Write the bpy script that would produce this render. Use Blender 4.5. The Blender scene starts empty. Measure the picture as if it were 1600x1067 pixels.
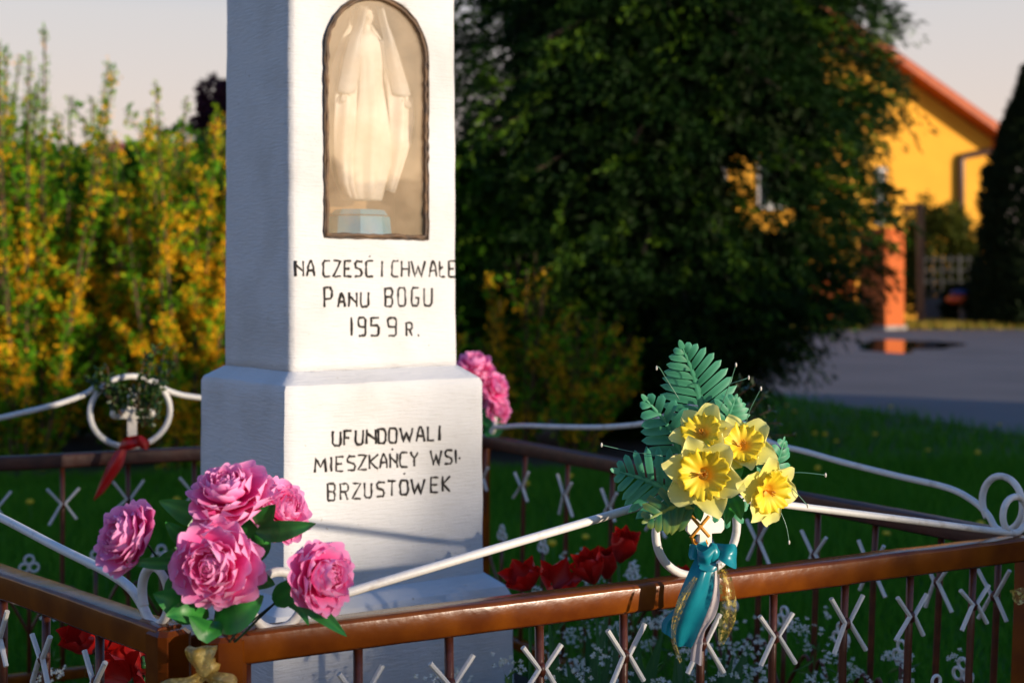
import bpy, bmesh, math, random
import numpy as np
from mathutils import Vector, Matrix, noise
random.seed(7); RS = np.random.RandomState(11)
scene = bpy.context.scene
C = scene.collection
R = math.radians
EYE = 1.15; F = 2300.0; HY = 450.0          # eye height, focal length and horizon row in pixels of the 1600 px photograph

# ---------------------------------------------------------------- camera, sky, sun, exposure
cam_d = bpy.data.cameras.new('camera'); cam = bpy.data.objects.new('camera', cam_d); C.objects.link(cam)
cam.location = (0, 0, EYE); cam.rotation_euler = (R(90), 0, 0)
cam_d.sensor_width = 36; cam_d.lens = 36*F/1600; cam_d.shift_y = -(533.5-HY)/1600
cam_d.clip_start = .05; cam_d.clip_end = 2000
cam_d.dof.use_dof = True; cam_d.dof.focus_distance = 2.25; cam_d.dof.aperture_fstop = 4.3
scene.camera = cam
SUN_AZ = 120.0; SUN_EL = 6.5                 # clockwise from +Y
w = bpy.data.worlds.new('World'); scene.world = w; w.use_nodes = True
nt = w.node_tree; bg = nt.nodes['Background']
sky = nt.nodes.new('ShaderNodeTexSky'); sky.sky_type = 'NISHITA'; sky.sun_disc = False
sky.sun_elevation = R(SUN_EL); sky.sun_rotation = R(SUN_AZ); sky.dust_density = 3.0; sky.air_density = 1.0; sky.ozone_density = 2.0
# thin evening haze: pale peach at the horizon, blue overhead, all the way round
tcw = nt.nodes.new('ShaderNodeTexCoord'); sep = nt.nodes.new('ShaderNodeSeparateXYZ'); nt.links.new(tcw.outputs['Generated'], sep.inputs[0])
rmp = nt.nodes.new('ShaderNodeValToRGB'); nt.links.new(sep.outputs[2], rmp.inputs[0]); els = rmp.color_ramp.elements
els[0].position = 0; els[0].color = (.82, .60, .48, 1); els[1].position = 1; els[1].color = (.04, .10, .27, 1)
for ps, cl_ in ((.09, (.70, .57, .50)), (.18, (.60, .56, .55)), (.28, (.15, .33, .62)), (.5, (.03, .17, .48))): e_ = els.new(ps); e_.color = (*cl_, 1)
gn = nt.nodes.new('ShaderNodeVectorMath'); gn.operation = 'SCALE'; gn.inputs[3].default_value = 1/.15; nt.links.new(rmp.outputs[0], gn.inputs[0])
mxw = nt.nodes.new('ShaderNodeMix'); mxw.data_type = 'RGBA'; mxw.inputs[0].default_value = .85; nt.links.new(sky.outputs[0], mxw.inputs[6]); nt.links.new(gn.outputs[0], mxw.inputs[7])
nt.links.new(mxw.outputs[2], bg.inputs[0]); bg.inputs[1].default_value = 0.15
sl = bpy.data.lights.new('sun', 'SUN'); sl.energy = 4.4; sl.angle = R(1.0); sl.color = (1, .84, .66)
so = bpy.data.objects.new('sun', sl); C.objects.link(so)
sdir = Vector((math.sin(R(SUN_AZ))*math.cos(R(SUN_EL)), math.cos(R(SUN_AZ))*math.cos(R(SUN_EL)), math.sin(R(SUN_EL))))
so.rotation_euler = sdir.to_track_quat('Z', 'Y').to_euler(); so.location = sdir*30
scene.view_settings.view_transform = 'Standard'; scene.view_settings.look = 'None'
scene.view_settings.exposure = 0.38; scene.view_settings.gamma = 1; scene.view_settings.use_curve_mapping = False

# ---------------------------------------------------------------- helpers
def at(px, py, d): return Vector(((px-800)/F*d, d, EYE+(HY-py)/F*d))
def ground(px, py, z=0):
    d = (EYE-z)*F/(py-HY); return Vector(((px-800)/F*d, d, z))

def mat(name, col, rough=.7, col2=None, scale=8, bump=0, bscale=60, trans=0, metal=0, island=False, attr=None, spec=.5, stretch=None, detail=6, contrast=(.35, .65), coat=0):
    m = bpy.data.materials.new(name); m.use_nodes = True; n = m.node_tree; N = n.nodes; L = n.links
    b = N['Principled BSDF']; b.inputs['Roughness'].default_value = rough; b.inputs['Metallic'].default_value = metal
    b.inputs['Specular IOR Level'].default_value = spec; b.inputs['Coat Weight'].default_value = coat
    b.inputs['Base Color'].default_value = (*col, 1)
    tc = N.new('ShaderNodeTexCoord'); mp = N.new('ShaderNodeMapping'); L.new(tc.outputs['Object'], mp.inputs[0])
    if stretch: mp.inputs['Scale'].default_value = stretch
    out = None
    if col2 is not None:
        mx = N.new('ShaderNodeMix'); mx.data_type = 'RGBA'
        mx.inputs[6].default_value = (*col, 1); mx.inputs[7].default_value = (*col2, 1)
        if attr:
            a = N.new('ShaderNodeAttribute'); a.attribute_name = attr; L.new(a.outputs['Fac'], mx.inputs[0])
        elif island:
            g = N.new('ShaderNodeNewGeometry'); L.new(g.outputs['Random Per Island'], mx.inputs[0])
        else:
            t = N.new('ShaderNodeTexNoise'); t.inputs['Scale'].default_value = scale; t.inputs['Detail'].default_value = detail
            L.new(mp.outputs[0], t.inputs[0])
            r = N.new('ShaderNodeMapRange'); r.inputs[1].default_value = contrast[0]; r.inputs[2].default_value = contrast[1]
            L.new(t.outputs['Fac'], r.inputs[0]); L.new(r.outputs[0], mx.inputs[0])
        out = mx.outputs[2]; L.new(out, b.inputs['Base Color'])
    if bump:
        t2 = N.new('ShaderNodeTexNoise'); t2.inputs['Scale'].default_value = bscale; t2.inputs['Detail'].default_value = 8
        L.new(mp.outputs[0], t2.inputs[0]); bp = N.new('ShaderNodeBump'); bp.inputs['Strength'].default_value = 1; bp.inputs['Distance'].default_value = bump
        L.new(t2.outputs['Fac'], bp.inputs['Height']); L.new(bp.outputs[0], b.inputs['Normal'])
    if trans:
        tr = N.new('ShaderNodeBsdfTranslucent'); ms = N.new('ShaderNodeMixShader'); ms.inputs[0].default_value = trans
        tr.inputs[0].default_value = (*col, 1)
        if out: L.new(out, tr.inputs[0])
        L.new(b.outputs[0], ms.inputs[1]); L.new(tr.outputs[0], ms.inputs[2]); L.new(ms.outputs[0], N['Material Output'].inputs[0])
    return m

def fastmesh(name, V, Fa, mats=(), smooth=False, attrs=None):
    V = np.asarray(V, dtype=np.float32); Fa = np.asarray(Fa, dtype=np.int32); k = Fa.shape[1]
    me = bpy.data.meshes.new(name); me.vertices.add(len(V)); me.vertices.foreach_set('co', V.ravel())
    me.loops.add(Fa.size); me.loops.foreach_set('vertex_index', Fa.ravel())
    me.polygons.add(len(Fa)); me.polygons.foreach_set('loop_start', np.arange(0, Fa.size, k, dtype=np.int32))
    try: me.polygons.foreach_set('loop_total', np.full(len(Fa), k, dtype=np.int32))
    except Exception: pass
    me.polygons.foreach_set('use_smooth', np.full(len(Fa), smooth))
    for m in (mats if isinstance(mats, (list, tuple)) else [mats]): me.materials.append(m)
    if attrs is not None:
        a = me.attributes.new('t', 'FLOAT', 'POINT'); a.data.foreach_set('value', np.asarray(attrs, dtype=np.float32))
    me.update(calc_edges=True); return me

WP = {}                                       # world position of every object's origin (nothing but petals is rotated)
def put(name, me, parent=None, origin=None, stuff=False):
    """link a mesh whose vertices are in world coordinates; its origin moves to its own middle"""
    n = len(me.vertices); co = np.empty(n*3, dtype=np.float32); me.vertices.foreach_get('co', co); co = co.reshape(-1, 3)
    if origin is None: origin = Vector([float(v) for v in (co.min(0)+co.max(0))/2])
    me.vertices.foreach_set('co', (co-np.array(origin, dtype=np.float32)).ravel()); me.update()
    o = bpy.data.objects.new(name, me); C.objects.link(o); WP[o.name] = Vector(origin)
    if parent: o.parent = parent; o.location = Vector(origin)-WP[parent.name]
    else: o.location = origin
    if stuff: o['kind'] = 'stuff'
    return o
def thing(name, label, cat, loc, group=None):
    o = bpy.data.objects.new(name, None); C.objects.link(o); o.location = loc; WP[o.name] = Vector(loc); o.empty_display_size = .1
    return tag(o, label, cat, group)
def tag(o, label, cat, group=None):
    o['label'] = label; o['category'] = cat
    if group: o['group'] = group
    return o
def struct(name, me): 
    o = put(name, me); o['kind'] = 'structure'; return o

class MB:
    def __init__(s): s.v = []; s.f = []; s.t = []
    def add(s, V, Fc, t=None):
        o = len(s.v); s.v += [tuple(p) for p in V]; s.f += [tuple(i+o for i in f) for f in Fc]
        s.t += list(t) if t is not None else [0]*len(V)
    def box(s, c, size, rz=0):
        c = Vector(c); h = Vector(size)/2; M = Matrix.Rotation(rz, 3, 'Z')
        V = [c+M@Vector((x*h.x, y*h.y, z*h.z)) for z in (-1, 1) for y in (-1, 1) for x in (-1, 1)]
        s.add(V, [(0, 2, 3, 1), (4, 5, 7, 6), (0, 1, 5, 4), (2, 6, 7, 3), (0, 4, 6, 2), (1, 3, 7, 5)])
    def tube(s, pts, r, n=8, closed=False, cap=True, flat=None):
        pts = [Vector(p) for p in pts]; m = len(pts); rr = r if isinstance(r, (list, tuple)) else [r]*m
        rings = []; prev = None
        for i, p in enumerate(pts):
            a = pts[(i-1) % m] if (closed or i > 0) else p; b = pts[(i+1) % m] if (closed or i < m-1) else p
            t = (b-a); t = t.normalized() if t.length > 1e-9 else Vector((0, 0, 1))
            if prev is None:
                prev = t.orthogonal().normalized()
                if flat: prev = Vector(flat)
            nn = prev-t*prev.dot(t); nn = nn.normalized() if nn.length > 1e-6 else t.orthogonal().normalized(); prev = nn
            bb = t.cross(nn)
            rings.append([p+(nn*math.cos(2*math.pi*k/n)+bb*math.sin(2*math.pi*k/n))*rr[i] for k in range(n)])
        V = [q for rg in rings for q in rg]; Fc = []
        for i in range(m if closed else m-1):
            j = (i+1) % m
            for k in range(n): k2 = (k+1) % n; Fc.append((i*n+k, i*n+k2, j*n+k2, j*n+k))
        if cap and not closed: Fc.append(tuple(range(n))[::-1]); Fc.append(tuple((m-1)*n+k for k in range(n)))
        s.add(V, Fc)
    def mesh(s, name, m, smooth=False, attr=False):
        me = bpy.data.meshes.new(name); me.from_pydata(s.v, [], s.f)
        for x in (m if isinstance(m, (list, tuple)) else [m]): me.materials.append(x)
        if smooth: me.polygons.foreach_set('use_smooth', [True]*len(me.polygons))
        if attr:
            a = me.attributes.new('t', 'FLOAT', 'POINT'); a.data.foreach_set('value', s.t)
        me.update(); return me
    def put(s, name, m, parent=None, smooth=False, stuff=False, bevel=0, attr=False, origin=None):
        me = s.mesh(name, m, smooth, attr)
        if bevel:
            b = bmesh.new(); b.from_mesh(me); bmesh.ops.recalc_face_normals(b, faces=b.faces)
            bmesh.ops.bevel(b, geom=b.edges[:], offset=bevel, segments=2, affect='EDGES', profile=.6); 
            b.to_mesh(me); b.free()
        return put(name, me, parent, origin, stuff)

def cat(pts, n=6):
    """Catmull-Rom through points"""
    pts = [Vector(p) for p in pts]; out = []
    for i in range(len(pts)-1):
        p0 = pts[max(i-1, 0)]; p1 = pts[i]; p2 = pts[i+1]; p3 = pts[min(i+2, len(pts)-1)]
        for k in range(n):
            t = k/n; out.append(.5*((2*p1)+(p2-p0)*t+(2*p0-5*p1+4*p2-p3)*t*t+(3*p1-p0-3*p2+p3)*t**3))
    out.append(pts[-1]); return out

def unit(a): return a/np.maximum(np.linalg.norm(a, axis=1, keepdims=True), 1e-9)
def leaves(pos, dirs, length, width, fold=.25):
    """numpy: folded four-vertex leaves"""
    n = len(pos); d = unit(dirs); rnd = unit(RS.normal(size=(n, 3))); side = unit(np.cross(d, rnd)); nrm = np.cross(side, d)
    L = np.asarray(length).reshape(-1, 1)*np.ones((n, 1)); W = np.asarray(width).reshape(-1, 1)*np.ones((n, 1))
    b = pos; t = pos+d*L; mid = pos+d*L*.5+nrm*W*fold
    V = np.stack([b, mid+side*W*.5, t, mid-side*W*.5], 1).reshape(-1, 3)
    i = np.arange(n)*4; Fa = np.concatenate([np.stack([i, i+1, i+2], 1), np.stack([i, i+2, i+3], 1)], 0)
    return V, Fa
def blob(c, r, n=(14, 10), bump=.12, seed=0):
    V = []; Fc = []; nu, nv = n
    for j in range(nv+1):
        th = math.pi*j/nv
        for i in range(nu):
            ph = 2*math.pi*i/nu; d = Vector((math.sin(th)*math.cos(ph), math.sin(th)*math.sin(ph), math.cos(th)))
            k = 1+bump*noise.noise(d*2.3+Vector((seed, 0, 0))); V.append(Vector(c)+Vector((d.x*r[0], d.y*r[1], d.z*r[2]))*k)
    for j in range(nv):
        for i in range(nu): i2 = (i+1) % nu; Fc.append((j*nu+i, j*nu+i2, (j+1)*nu+i2, (j+1)*nu+i)[::-1])
    return V, Fc

# ---------------------------------------------------------------- materials
M = {}
M['rail'] = mat('brown_paint', (.23, .058, .003), .22, (.13, .028, .003), 16, bump=.0008, bscale=34, spec=.28)
M['bar'] = mat('brown_bar_paint', (.13, .030, .009), .38, (.07, .016, .007), 30, bump=.0008, bscale=120)
M['white_rod'] = mat('white_rod_paint', (.72, .70, .66), .45, (.45, .38, .30), 35, bump=.0006, bscale=160, contrast=(.55, .8))
M['grass_blade'] = mat('grass_blade', (.035, .17, .008), .6, (.10, .30, .016), island=True, trans=.3, spec=.12)
M['soil'] = mat('soil', (.045, .028, .016), .95, (.018, .011, .007), 14, bump=.02, bscale=20)
M['lawn'] = mat('lawn', (.016, .060, .007), .9, (.030, .075, .010), 1.3, bump=.03, bscale=30)
M['asphalt'] = mat('asphalt', (.17, .145, .135), .85, (.115, .10, .095), .55, bump=.006, bscale=70, contrast=(.3, .7))
M['verge'] = mat('sandy_verge', (.30, .19, .09), .95, (.10, .10, .03), 1.2)
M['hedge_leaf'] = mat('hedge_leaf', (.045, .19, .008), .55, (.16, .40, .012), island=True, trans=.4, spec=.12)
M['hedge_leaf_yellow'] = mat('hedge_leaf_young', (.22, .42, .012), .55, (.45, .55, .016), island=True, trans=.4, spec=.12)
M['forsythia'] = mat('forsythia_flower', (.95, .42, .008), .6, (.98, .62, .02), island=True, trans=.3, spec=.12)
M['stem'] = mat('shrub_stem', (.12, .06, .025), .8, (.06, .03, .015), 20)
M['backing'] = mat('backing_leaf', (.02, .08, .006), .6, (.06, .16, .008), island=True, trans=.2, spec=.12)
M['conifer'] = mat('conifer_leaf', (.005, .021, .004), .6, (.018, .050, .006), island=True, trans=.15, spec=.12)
M['conifer_lit'] = mat('lit_conifer_leaf', (.04, .11, .008), .6, (.12, .22, .012), island=True, trans=.2, spec=.12)  # highlights on the conifer tufts, put into a lighter leaf colour
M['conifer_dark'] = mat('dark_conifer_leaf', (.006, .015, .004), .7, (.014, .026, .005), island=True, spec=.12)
M['bark'] = mat('bark', (.06, .035, .02), .9, (.025, .015, .01), 12, bump=.02, bscale=18, stretch=(1, 1, .25))
M['purple_leaf'] = mat('purple_leaf', (.045, .012, .022), .6, (.09, .03, .045), island=True, trans=.2, spec=.12)
M['bush_leaf'] = mat('bush_leaf', (.03, .05, .008), .6, (.11, .12, .012), island=True, trans=.2, spec=.12)

# ---------------------------------------------------------------- ground, soil, road, puddle
def sheet(name, pts, z, m):
    me = bpy.data.meshes.new(name); me.from_pydata([(p[0], p[1], z) for p in pts], [], [tuple(range(len(pts)))]); me.materials.append(m)
    return struct(name, me)
sheet('ground', [(-400, -400), (400, -400), (400, 900), (-400, 900)], 0, M['lawn'])
road_pts = [(8.2, -6), (5.6, 5), (4.55, 9.0), (3.97, 11.4), (3.3, 13.9), (2.63, 16.3), (2.2, 19), (2.4, 23), (3.2, 29), (4.6, 35.3), (7, 38.6), (11, 40.2), (20, 41.6), (45, 43), (45, 20), (20, 3), (15, -6)]
sheet('road', road_pts, .006, M['asphalt'])
sheet('verge_strip', [(6.2, 38.6), (11, 40.25), (20, 41.65), (45, 43.1), (45, 44.6), (20, 42.9), (11, 41.4), (6, 39.6)], .010, M['verge'])
hb = [(-9, 7.4), (-5, 8.3), (-2.5, 8.9), (0, 9.2), (1.2, 9.6), (1.9, 10.9), (1.5, 13.5), (-2, 12), (-9, 11)]
sheet('hedge_soil', cat([Vector((*p, 0)) for p in hb+[hb[0]]], 5)[:-1], .006, M['soil'])
pud = mat('puddle_water', (.02, .018, .018), .03, spec=.8)
pp = []
for k in range(40):
    a = 2*math.pi*k/40; r = 1+.18*math.sin(3*a+1)+.1*math.sin(7*a)
    pp.append((7.85+1.0*r*math.cos(a)+.9*math.sin(a), 29.3+3.0*r*math.sin(a)))
sheet('puddle', pp, .011, pud)

# enclosure corners in plan
A = Vector((-.39, 1.925)); B = Vector((.955, 2.69)); Cc = Vector((-.105, 4.56)); D = Vector((-1.976, 3.634)); E = Vector((-.446, 1.955))
sheet('flower_bed_soil', [tuple(E), tuple(A), tuple(B), tuple(Cc), tuple(D)], .014, M['soil'])

# grass: one mass, denser near the fence
def in_poly(x, y, poly):
    c = np.zeros(len(x), bool); j = len(poly)-1
    for i in range(len(poly)):
        xi, yi = poly[i]; xj, yj = poly[j]
        if yi != yj: c ^= ((yi > y) != (yj > y)) & (x < (xj-xi)*(y-yi)/(yj-yi)+xi)
        j = i
    return c
hbp = [tuple(v.xy) for v in cat([Vector((*p, 0)) for p in hb+[hb[0]]], 5)[:-1]]
def grass(n, d0, d1, hmin, hmax, wd):
    d = np.sqrt(RS.uniform(d0**2, d1**2, n)); x = RS.uniform(-.42, .42, n)*d
    keep = ~in_poly(x, d, road_pts) & ~in_poly(x, d, hbp)
    keep &= ~in_poly(x, d, [tuple(E), tuple(A), tuple(B), tuple(Cc), tuple(D)])
    x = x[keep]; d = d[keep]; n = len(x)
    p = np.stack([x, d, np.zeros(n)], 1); h = RS.uniform(hmin, hmax, n)
    nz = np.array([noise.noise(Vector((a*.9, b*.9, 0))) for a, b in zip(x[::1], d[::1])]); h *= 1+.7*nz
    ang = RS.uniform(0, 6.28, n); s = np.stack([np.cos(ang), np.sin(ang), np.zeros(n)], 1)*wd
    lean = RS.normal(size=(n, 3))*.35*h[:, None]; lean[:, 2] = 0
    top = p+lean; top[:, 2] = h; V = np.stack([p-s, p+s, top], 1).reshape(-1, 3)
    return V
V = np.concatenate([grass(170000, 3.6, 9.5, .03, .10, .0035), grass(60000, 9.5, 22, .04, .13, .007), grass(12000, 22, 60, .05, .15, .02)])
g = put('grass', fastmesh('grass', V, np.arange(len(V)).reshape(-1, 3), M['grass_blade']), stuff=True)
n = 26000; x = RS.uniform(6.0, 22, n); y = 39.6+(x-6)*.13+RS.uniform(.2, 5.5, n)**1.0; x2 = x; h = RS.uniform(.10, .26, n); sd_ = RS.uniform(0, 6.28, n)
p_ = np.stack([x, y, np.zeros(n)], 1); s_ = np.stack([np.cos(sd_), np.sin(sd_), np.zeros(n)], 1)*.03; tp_ = p_+RS.normal(size=(n, 3))*.06; tp_[:, 2] = h
V = np.stack([p_-s_, p_+s_, tp_], 1).reshape(-1, 3)
tag(put('verge_grass', fastmesh('verge_grass', V, np.arange(len(V)).reshape(-1, 3), mat('sunlit_verge_grass', (.30, .32, .02), .7, (.50, .32, .05), island=True, trans=.3)), stuff=True), 'sunlit yellow-green grass verge on the far side of the road', 'grass')  # low sun put into the blade colour, lighter and yellower than the lawn
tag(g, 'dark green lawn grass around the fenced shrine and along the road', 'grass')

# ---------------------------------------------------------------- far: house, gate pillar, fence, bushes, trees
M['yellow'] = mat('yellow_render', (.93, .44, .03), .85, (.88, .40, .025), 1.2, bump=.004, bscale=30)
M['rooftile'] = mat('orange_roof_tile', (.52, .10, .010), .6, (.40, .07, .010), 3)
M['soffit'] = mat('brown_soffit', (.16, .08, .03), .7)
M['gutter'] = mat('brown_gutter', (.10, .05, .03), .4)
M['white_frame'] = mat('white_window_frame', (.75, .74, .72), .5)
M['dark_glass'] = mat('dark_window_glass', (.02, .025, .03), .08, spec=.9)
HD = 52.0
def hx(px): return (px-800)/F*HD
def hz(py): return EYE+(HY-py)/F*HD
house = thing('yellow_house', 'bright yellow rendered house with orange tiled gable roof behind the conifer', 'house', (hx(1380), HD, 0))
house.rotation_euler = (0, 0, R(13))
mb = MB(); xl, xr = hx(1000), hx(1640); ex, ez = hx(1590), hz(215); rx, rz = hx(1250), hz(6)
slope = (rz-ez)/(ex-rx); lx = 2*rx-ex
xl = lx+.9; xr = ex-.5
def wallz(x): return rz-.28-abs(x-rx)*slope
prof = [(xl, 0), (xr, 0), (xr, wallz(xr)), (rx, wallz(rx)), (xl, wallz(xl))]
mb.add([(x, HD, z) for x, z in prof]+[(x, HD+12, z) for x, z in prof], [(0, 1, 2, 3, 4), (9, 8, 7, 6, 5), (0, 5, 6, 1), (1, 6, 7, 2), (2, 7, 8, 3), (3, 8, 9, 4), (4, 9, 5, 0)])
mb.put('wall', M['yellow'], house)
for sgn in (1, -1):
    mb = MB(); x1 = rx+sgn*(ex-rx+.25); z1 = rz-(ex-rx+.25)*slope
    y0, y1 = HD-.85, HD+12.8
    mb.add([(rx, y0, rz), (x1, y0, z1), (x1, y0, z1-.26), (rx, y0, rz-.26), (rx, y1, rz), (x1, y1, z1), (x1, y1, z1-.26), (rx, y1, rz-.26)],
           [(0, 1, 2, 3)[::-1], (4, 5, 6, 7), (0, 4, 5, 1)[::-1], (3, 2, 6, 7), (1, 5, 6, 2)[::-1], (0, 3, 7, 4)])
    rf = mb.put('roof', M['rooftile'], house)
    # tile courses as raised ribs down the slope
    mb = MB()
    for k in range(40):
        y = y0+.1+k*.34
        mb.tube([(rx, y, rz+.03), (x1, y, z1+.03)], .07, 6)
    mb.put('roof_tile_ribs', M['rooftile'], rf)
    mb = MB(); mb.tube([(x1, y0, z1-.18), (x1, y1, z1-.18)], .12, 8); gt = mb.put('gutter', M['gutter'], house, smooth=True)
gx = ex+.25; gz = rz-(ex-rx+.25)*slope-.25
mb = MB(); mb.tube([(gx, HD-.5, gz+.3), (gx-.3, HD-.35, gz+.12), (hx(1513), HD-.16, hz(243)), (hx(1511), HD-.14, hz(248)), (hx(1511), HD-.14, .2)], .12, 8)
mb.put('downpipe', M['gutter'], house, smooth=True)
for (a, b, c, d_) in ((1366, 1384, 262, 352), (1170, 1215, 250, 330), (1080, 1120, 250, 330)):
    mb = MB(); mb.box(((hx(a)+hx(b))/2, HD-.04, (hz(c)+hz(d_))/2), (hx(b)-hx(a), .08, hz(c)-hz(d_))); wn = mb.put('window', M['white_frame'], house, bevel=.01)
    for q in (0, 1):
        ww = (hx(b)-hx(a))/2; mb = MB(); mb.box((hx(a)+ww*(q+.5), HD-.085, (hz(c)+hz(d_))/2), (ww*.78, .02, (hz(c)-hz(d_))*.86)); mb.put('pane', M['dark_glass'], wn)

# brick texture pillar
bm_ = bpy.data.materials.new('red_brick'); bm_.use_nodes = True; n = bm_.node_tree
bt = n.nodes.new('ShaderNodeTexBrick'); tc = n.nodes.new('ShaderNodeTexCoord'); mp = n.nodes.new('ShaderNodeMapping'); mp.inputs['Rotation'].default_value = (R(90), 0, 0)
n.links.new(tc.outputs['Object'], mp.inputs[0]); n.links.new(mp.outputs[0], bt.inputs[0])
bt.inputs['Color1'].default_value = (.60, .105, .005, 1); bt.inputs['Color2'].default_value = (.55, .10, .004, 1); bt.inputs['Mortar'].default_value = (.40, .13, .04, 1)
bt.inputs['Scale'].default_value = 1; bt.inputs['Brick Width'].default_value = .26; bt.inputs['Row Height'].default_value = .085; bt.inputs['Mortar Size'].default_value = .01
n.links.new(bt.outputs[0], n.nodes['Principled BSDF'].inputs['Base Color']); n.nodes['Principled BSDF'].inputs['Roughness'].default_value = .85
M['brick'] = bm_
M['concrete'] = mat('concrete', (.36, .33, .30), .9, (.25, .22, .20), 3, bump=.003)
pl_c = ground(1384, 516)
pil = thing('brick_gate_pillar', 'tall red brick gate pillar at the road edge beside the wooden gate frame', 'gate pillar', pl_c)
mb = MB(); rzp = R(36)
mb.box(pl_c+Vector((0, .5, 1.33)), (.78, .95, 2.66), rzp); mb.put('shaft', M['brick'], pil, bevel=.01)
mb = MB(); mb.box(pl_c+Vector((0, .5, 2.72)), (.92, 1.08, .12), rzp); mb.put('cap_slab', M['brick'], pil, bevel=.02)
mb = MB(); mb.box(pl_c+Vector((0, .5, .06)), (.90, 1.06, .12), rzp); mb.put('footing', M['concrete'], pil, bevel=.015)
wl = thing('brick_garden_wall', 'low red brick garden wall left of the tall gate pillar', 'wall', (7.2, 42.2, 0))
mb = MB(); mb.box((7.55, 42.3, .75), (4.6, .3, 1.5)); mb.put('wall_body', M['brick'], wl, bevel=.01)
mb = MB(); mb.box((7.55, 42.3, 1.54), (4.7, .4, .08)); mb.put('coping', M['concrete'], wl, bevel=.01)
M['wood'] = mat('weathered_wood', (.20, .11, .045), .8, (.13, .07, .03), 6, bump=.003, stretch=(1, 1, .2))
gf = thing('wooden_gate_frame', 'tall brown wooden gate frame with a slanting brace beside the brick pillar', 'gate frame', ground(1432, 512))
dg = ground(1437, 512).y
def gp(px, py, dd=0): return at(px, py, dg+dd)
mb = MB(); c = (gp(1438, 318)+gp(1438, 512))/2; mb.box(c, (.19, .19, gp(1438, 318).z)); mb.put('post', M['wood'], gf, bevel=.01)
mb = MB(); c = gp(1426, 323); mb.box(c+Vector((0, .2, 0)), (.5, .19, .15)); mb.put('beam', M['wood'], gf, bevel=.01)
mb = MB(); mb.tube([gp(1422, 326, .2), gp(1396, 352, .2)], .08, 4); mb.put('brace', M['wood'], gf)
mb = MB(); mb.box(gp(1390, 360, .9)*.5+gp(1390, 512, .9)*.5, (.18, .18, 2.75)); mb.put('post', M['wood'], gf, bevel=.01)
M['old_concrete'] = mat('old_concrete', (.14, .13, .12), .9, (.09, .085, .08), 3)
M['grey_metal'] = mat('grey_metal', (.07, .07, .07), .5)
ff = thing('metal_garden_fence', 'grey metal rail fence on a pale concrete base between gate frame and dark conifer', 'fence', at(1480, 495, 46))
mb = MB(); x0 = at(1443, 0, 46).x; x1 = at(1620, 0, 46).x
mb.box(((x0+x1)/2, 46, .42), (x1-x0, .22, .84)); mb.put('base_wall', M['old_concrete'], ff, bevel=.01)
k = 0
for zz in (1.0, 1.35, 1.7, 2.05): mb = MB(); mb.box(((x0+x1)/2, 46, zz), (x1-x0, .04, .05)); mb.put('rail', M['grey_metal'], ff)
xx = x0
while xx < x1:
    mb = MB(); mb.box((xx, 45.96, 1.5), (.07 if k % 4 == 0 else .035, .04, 1.34)); mb.put('picket' if k % 4 else 'post', M['grey_metal'], ff); xx += .28; k += 1
ob = thing('garden_tub', 'small bright orange tub with a blue lid in front of the dark bushes', 'tub', at(1505, 478, 43.5)-Vector((0, 0, at(1505, 478, 43.5).z-.45)))
mb = MB(); c = at(1505, 468, 43.5); V_, F_ = blob(c, (.52, .3, .17), bump=.05); mb.add(V_, F_); mb.put('body', mat('orange_plastic', (.85, .12, .02), .4), ob, smooth=True)
mb = MB(); V_, F_ = blob(c+Vector((-.1, 0, .2)), (.3, .25, .08)); mb.add(V_, F_); mb.put('lid', mat('blue_plastic', (.02, .05, .22), .4), ob, smooth=True)
mb = MB(); mb.tube([(c.x, c.y, 0), (c.x, c.y, c.z-.1)], .12, 8); mb.put('stand', M['grey_metal'], ob)

def foliage_blob(center, rad, n, L, W, droop=-.1, shell=.35, seed=0):
    c = np.array(center); d = unit(RS.normal(size=(n, 3))); r = RS.uniform(shell, 1, n)**.6
    k = np.array([1+.35*noise.noise(Vector(v)*2.2+Vector((seed, 3, 1))) for v in d])
    p = c+d*np.array(rad)*(r*k)[:, None]; dr = d+RS.normal(size=(n, 3))*.6; dr[:, 2] += droop
    return leaves(p, dr, RS.uniform(.6, 1.3, n)*L, RS.uniform(.6, 1.3, n)*W)
def bush(name, label, catg, base, rad, n, L, W, m, group=None, seed=0, dark=None):
    t = thing(name, label, catg, base, group)
    mb = MB()
    for k in range(7):
        a = k*.9; mb.tube(cat([base, Vector(base)+Vector((math.cos(a)*rad[0]*.3, math.sin(a)*rad[1]*.3, rad[2]*.6)), Vector(base)+Vector((math.cos(a)*rad[0]*.6, math.sin(a)*rad[1]*.6, rad[2]*1.3))], 4), .03*rad[2]+.01, 5)
    mb.put('branches', M['bark'], t)
    V, Fa = foliage_blob(Vector(base)+Vector((0, 0, rad[2])), rad, n, L, W, seed=seed)
    V[:, 2] = np.maximum(V[:, 2], .01)
    put('crown', fastmesh('crown', V, Fa, m), t); return t
bush('round_bush', 'round green weeping bush in front of the yellow house wall', 'bush', (at(1465, 0, 47.5).x, 47.5, 0), (1.35, 1.3, 1.95), 9000, .20, .10, M['bush_leaf'], seed=2)
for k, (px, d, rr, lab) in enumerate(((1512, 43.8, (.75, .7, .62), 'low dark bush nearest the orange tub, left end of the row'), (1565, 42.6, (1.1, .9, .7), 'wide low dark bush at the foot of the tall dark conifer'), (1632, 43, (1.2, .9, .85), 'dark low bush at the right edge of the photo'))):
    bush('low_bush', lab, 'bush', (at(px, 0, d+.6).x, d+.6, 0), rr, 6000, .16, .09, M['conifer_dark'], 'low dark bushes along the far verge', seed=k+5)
bush('low_bush', 'low green bush by the road left of the brick pillar', 'bush', (at(1310, 0, 40.5).x, 40.5, 0), (1.0, .6, .42), 4000, .12, .07, M['conifer'], 'low dark bushes along the far verge', seed=9)

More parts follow.
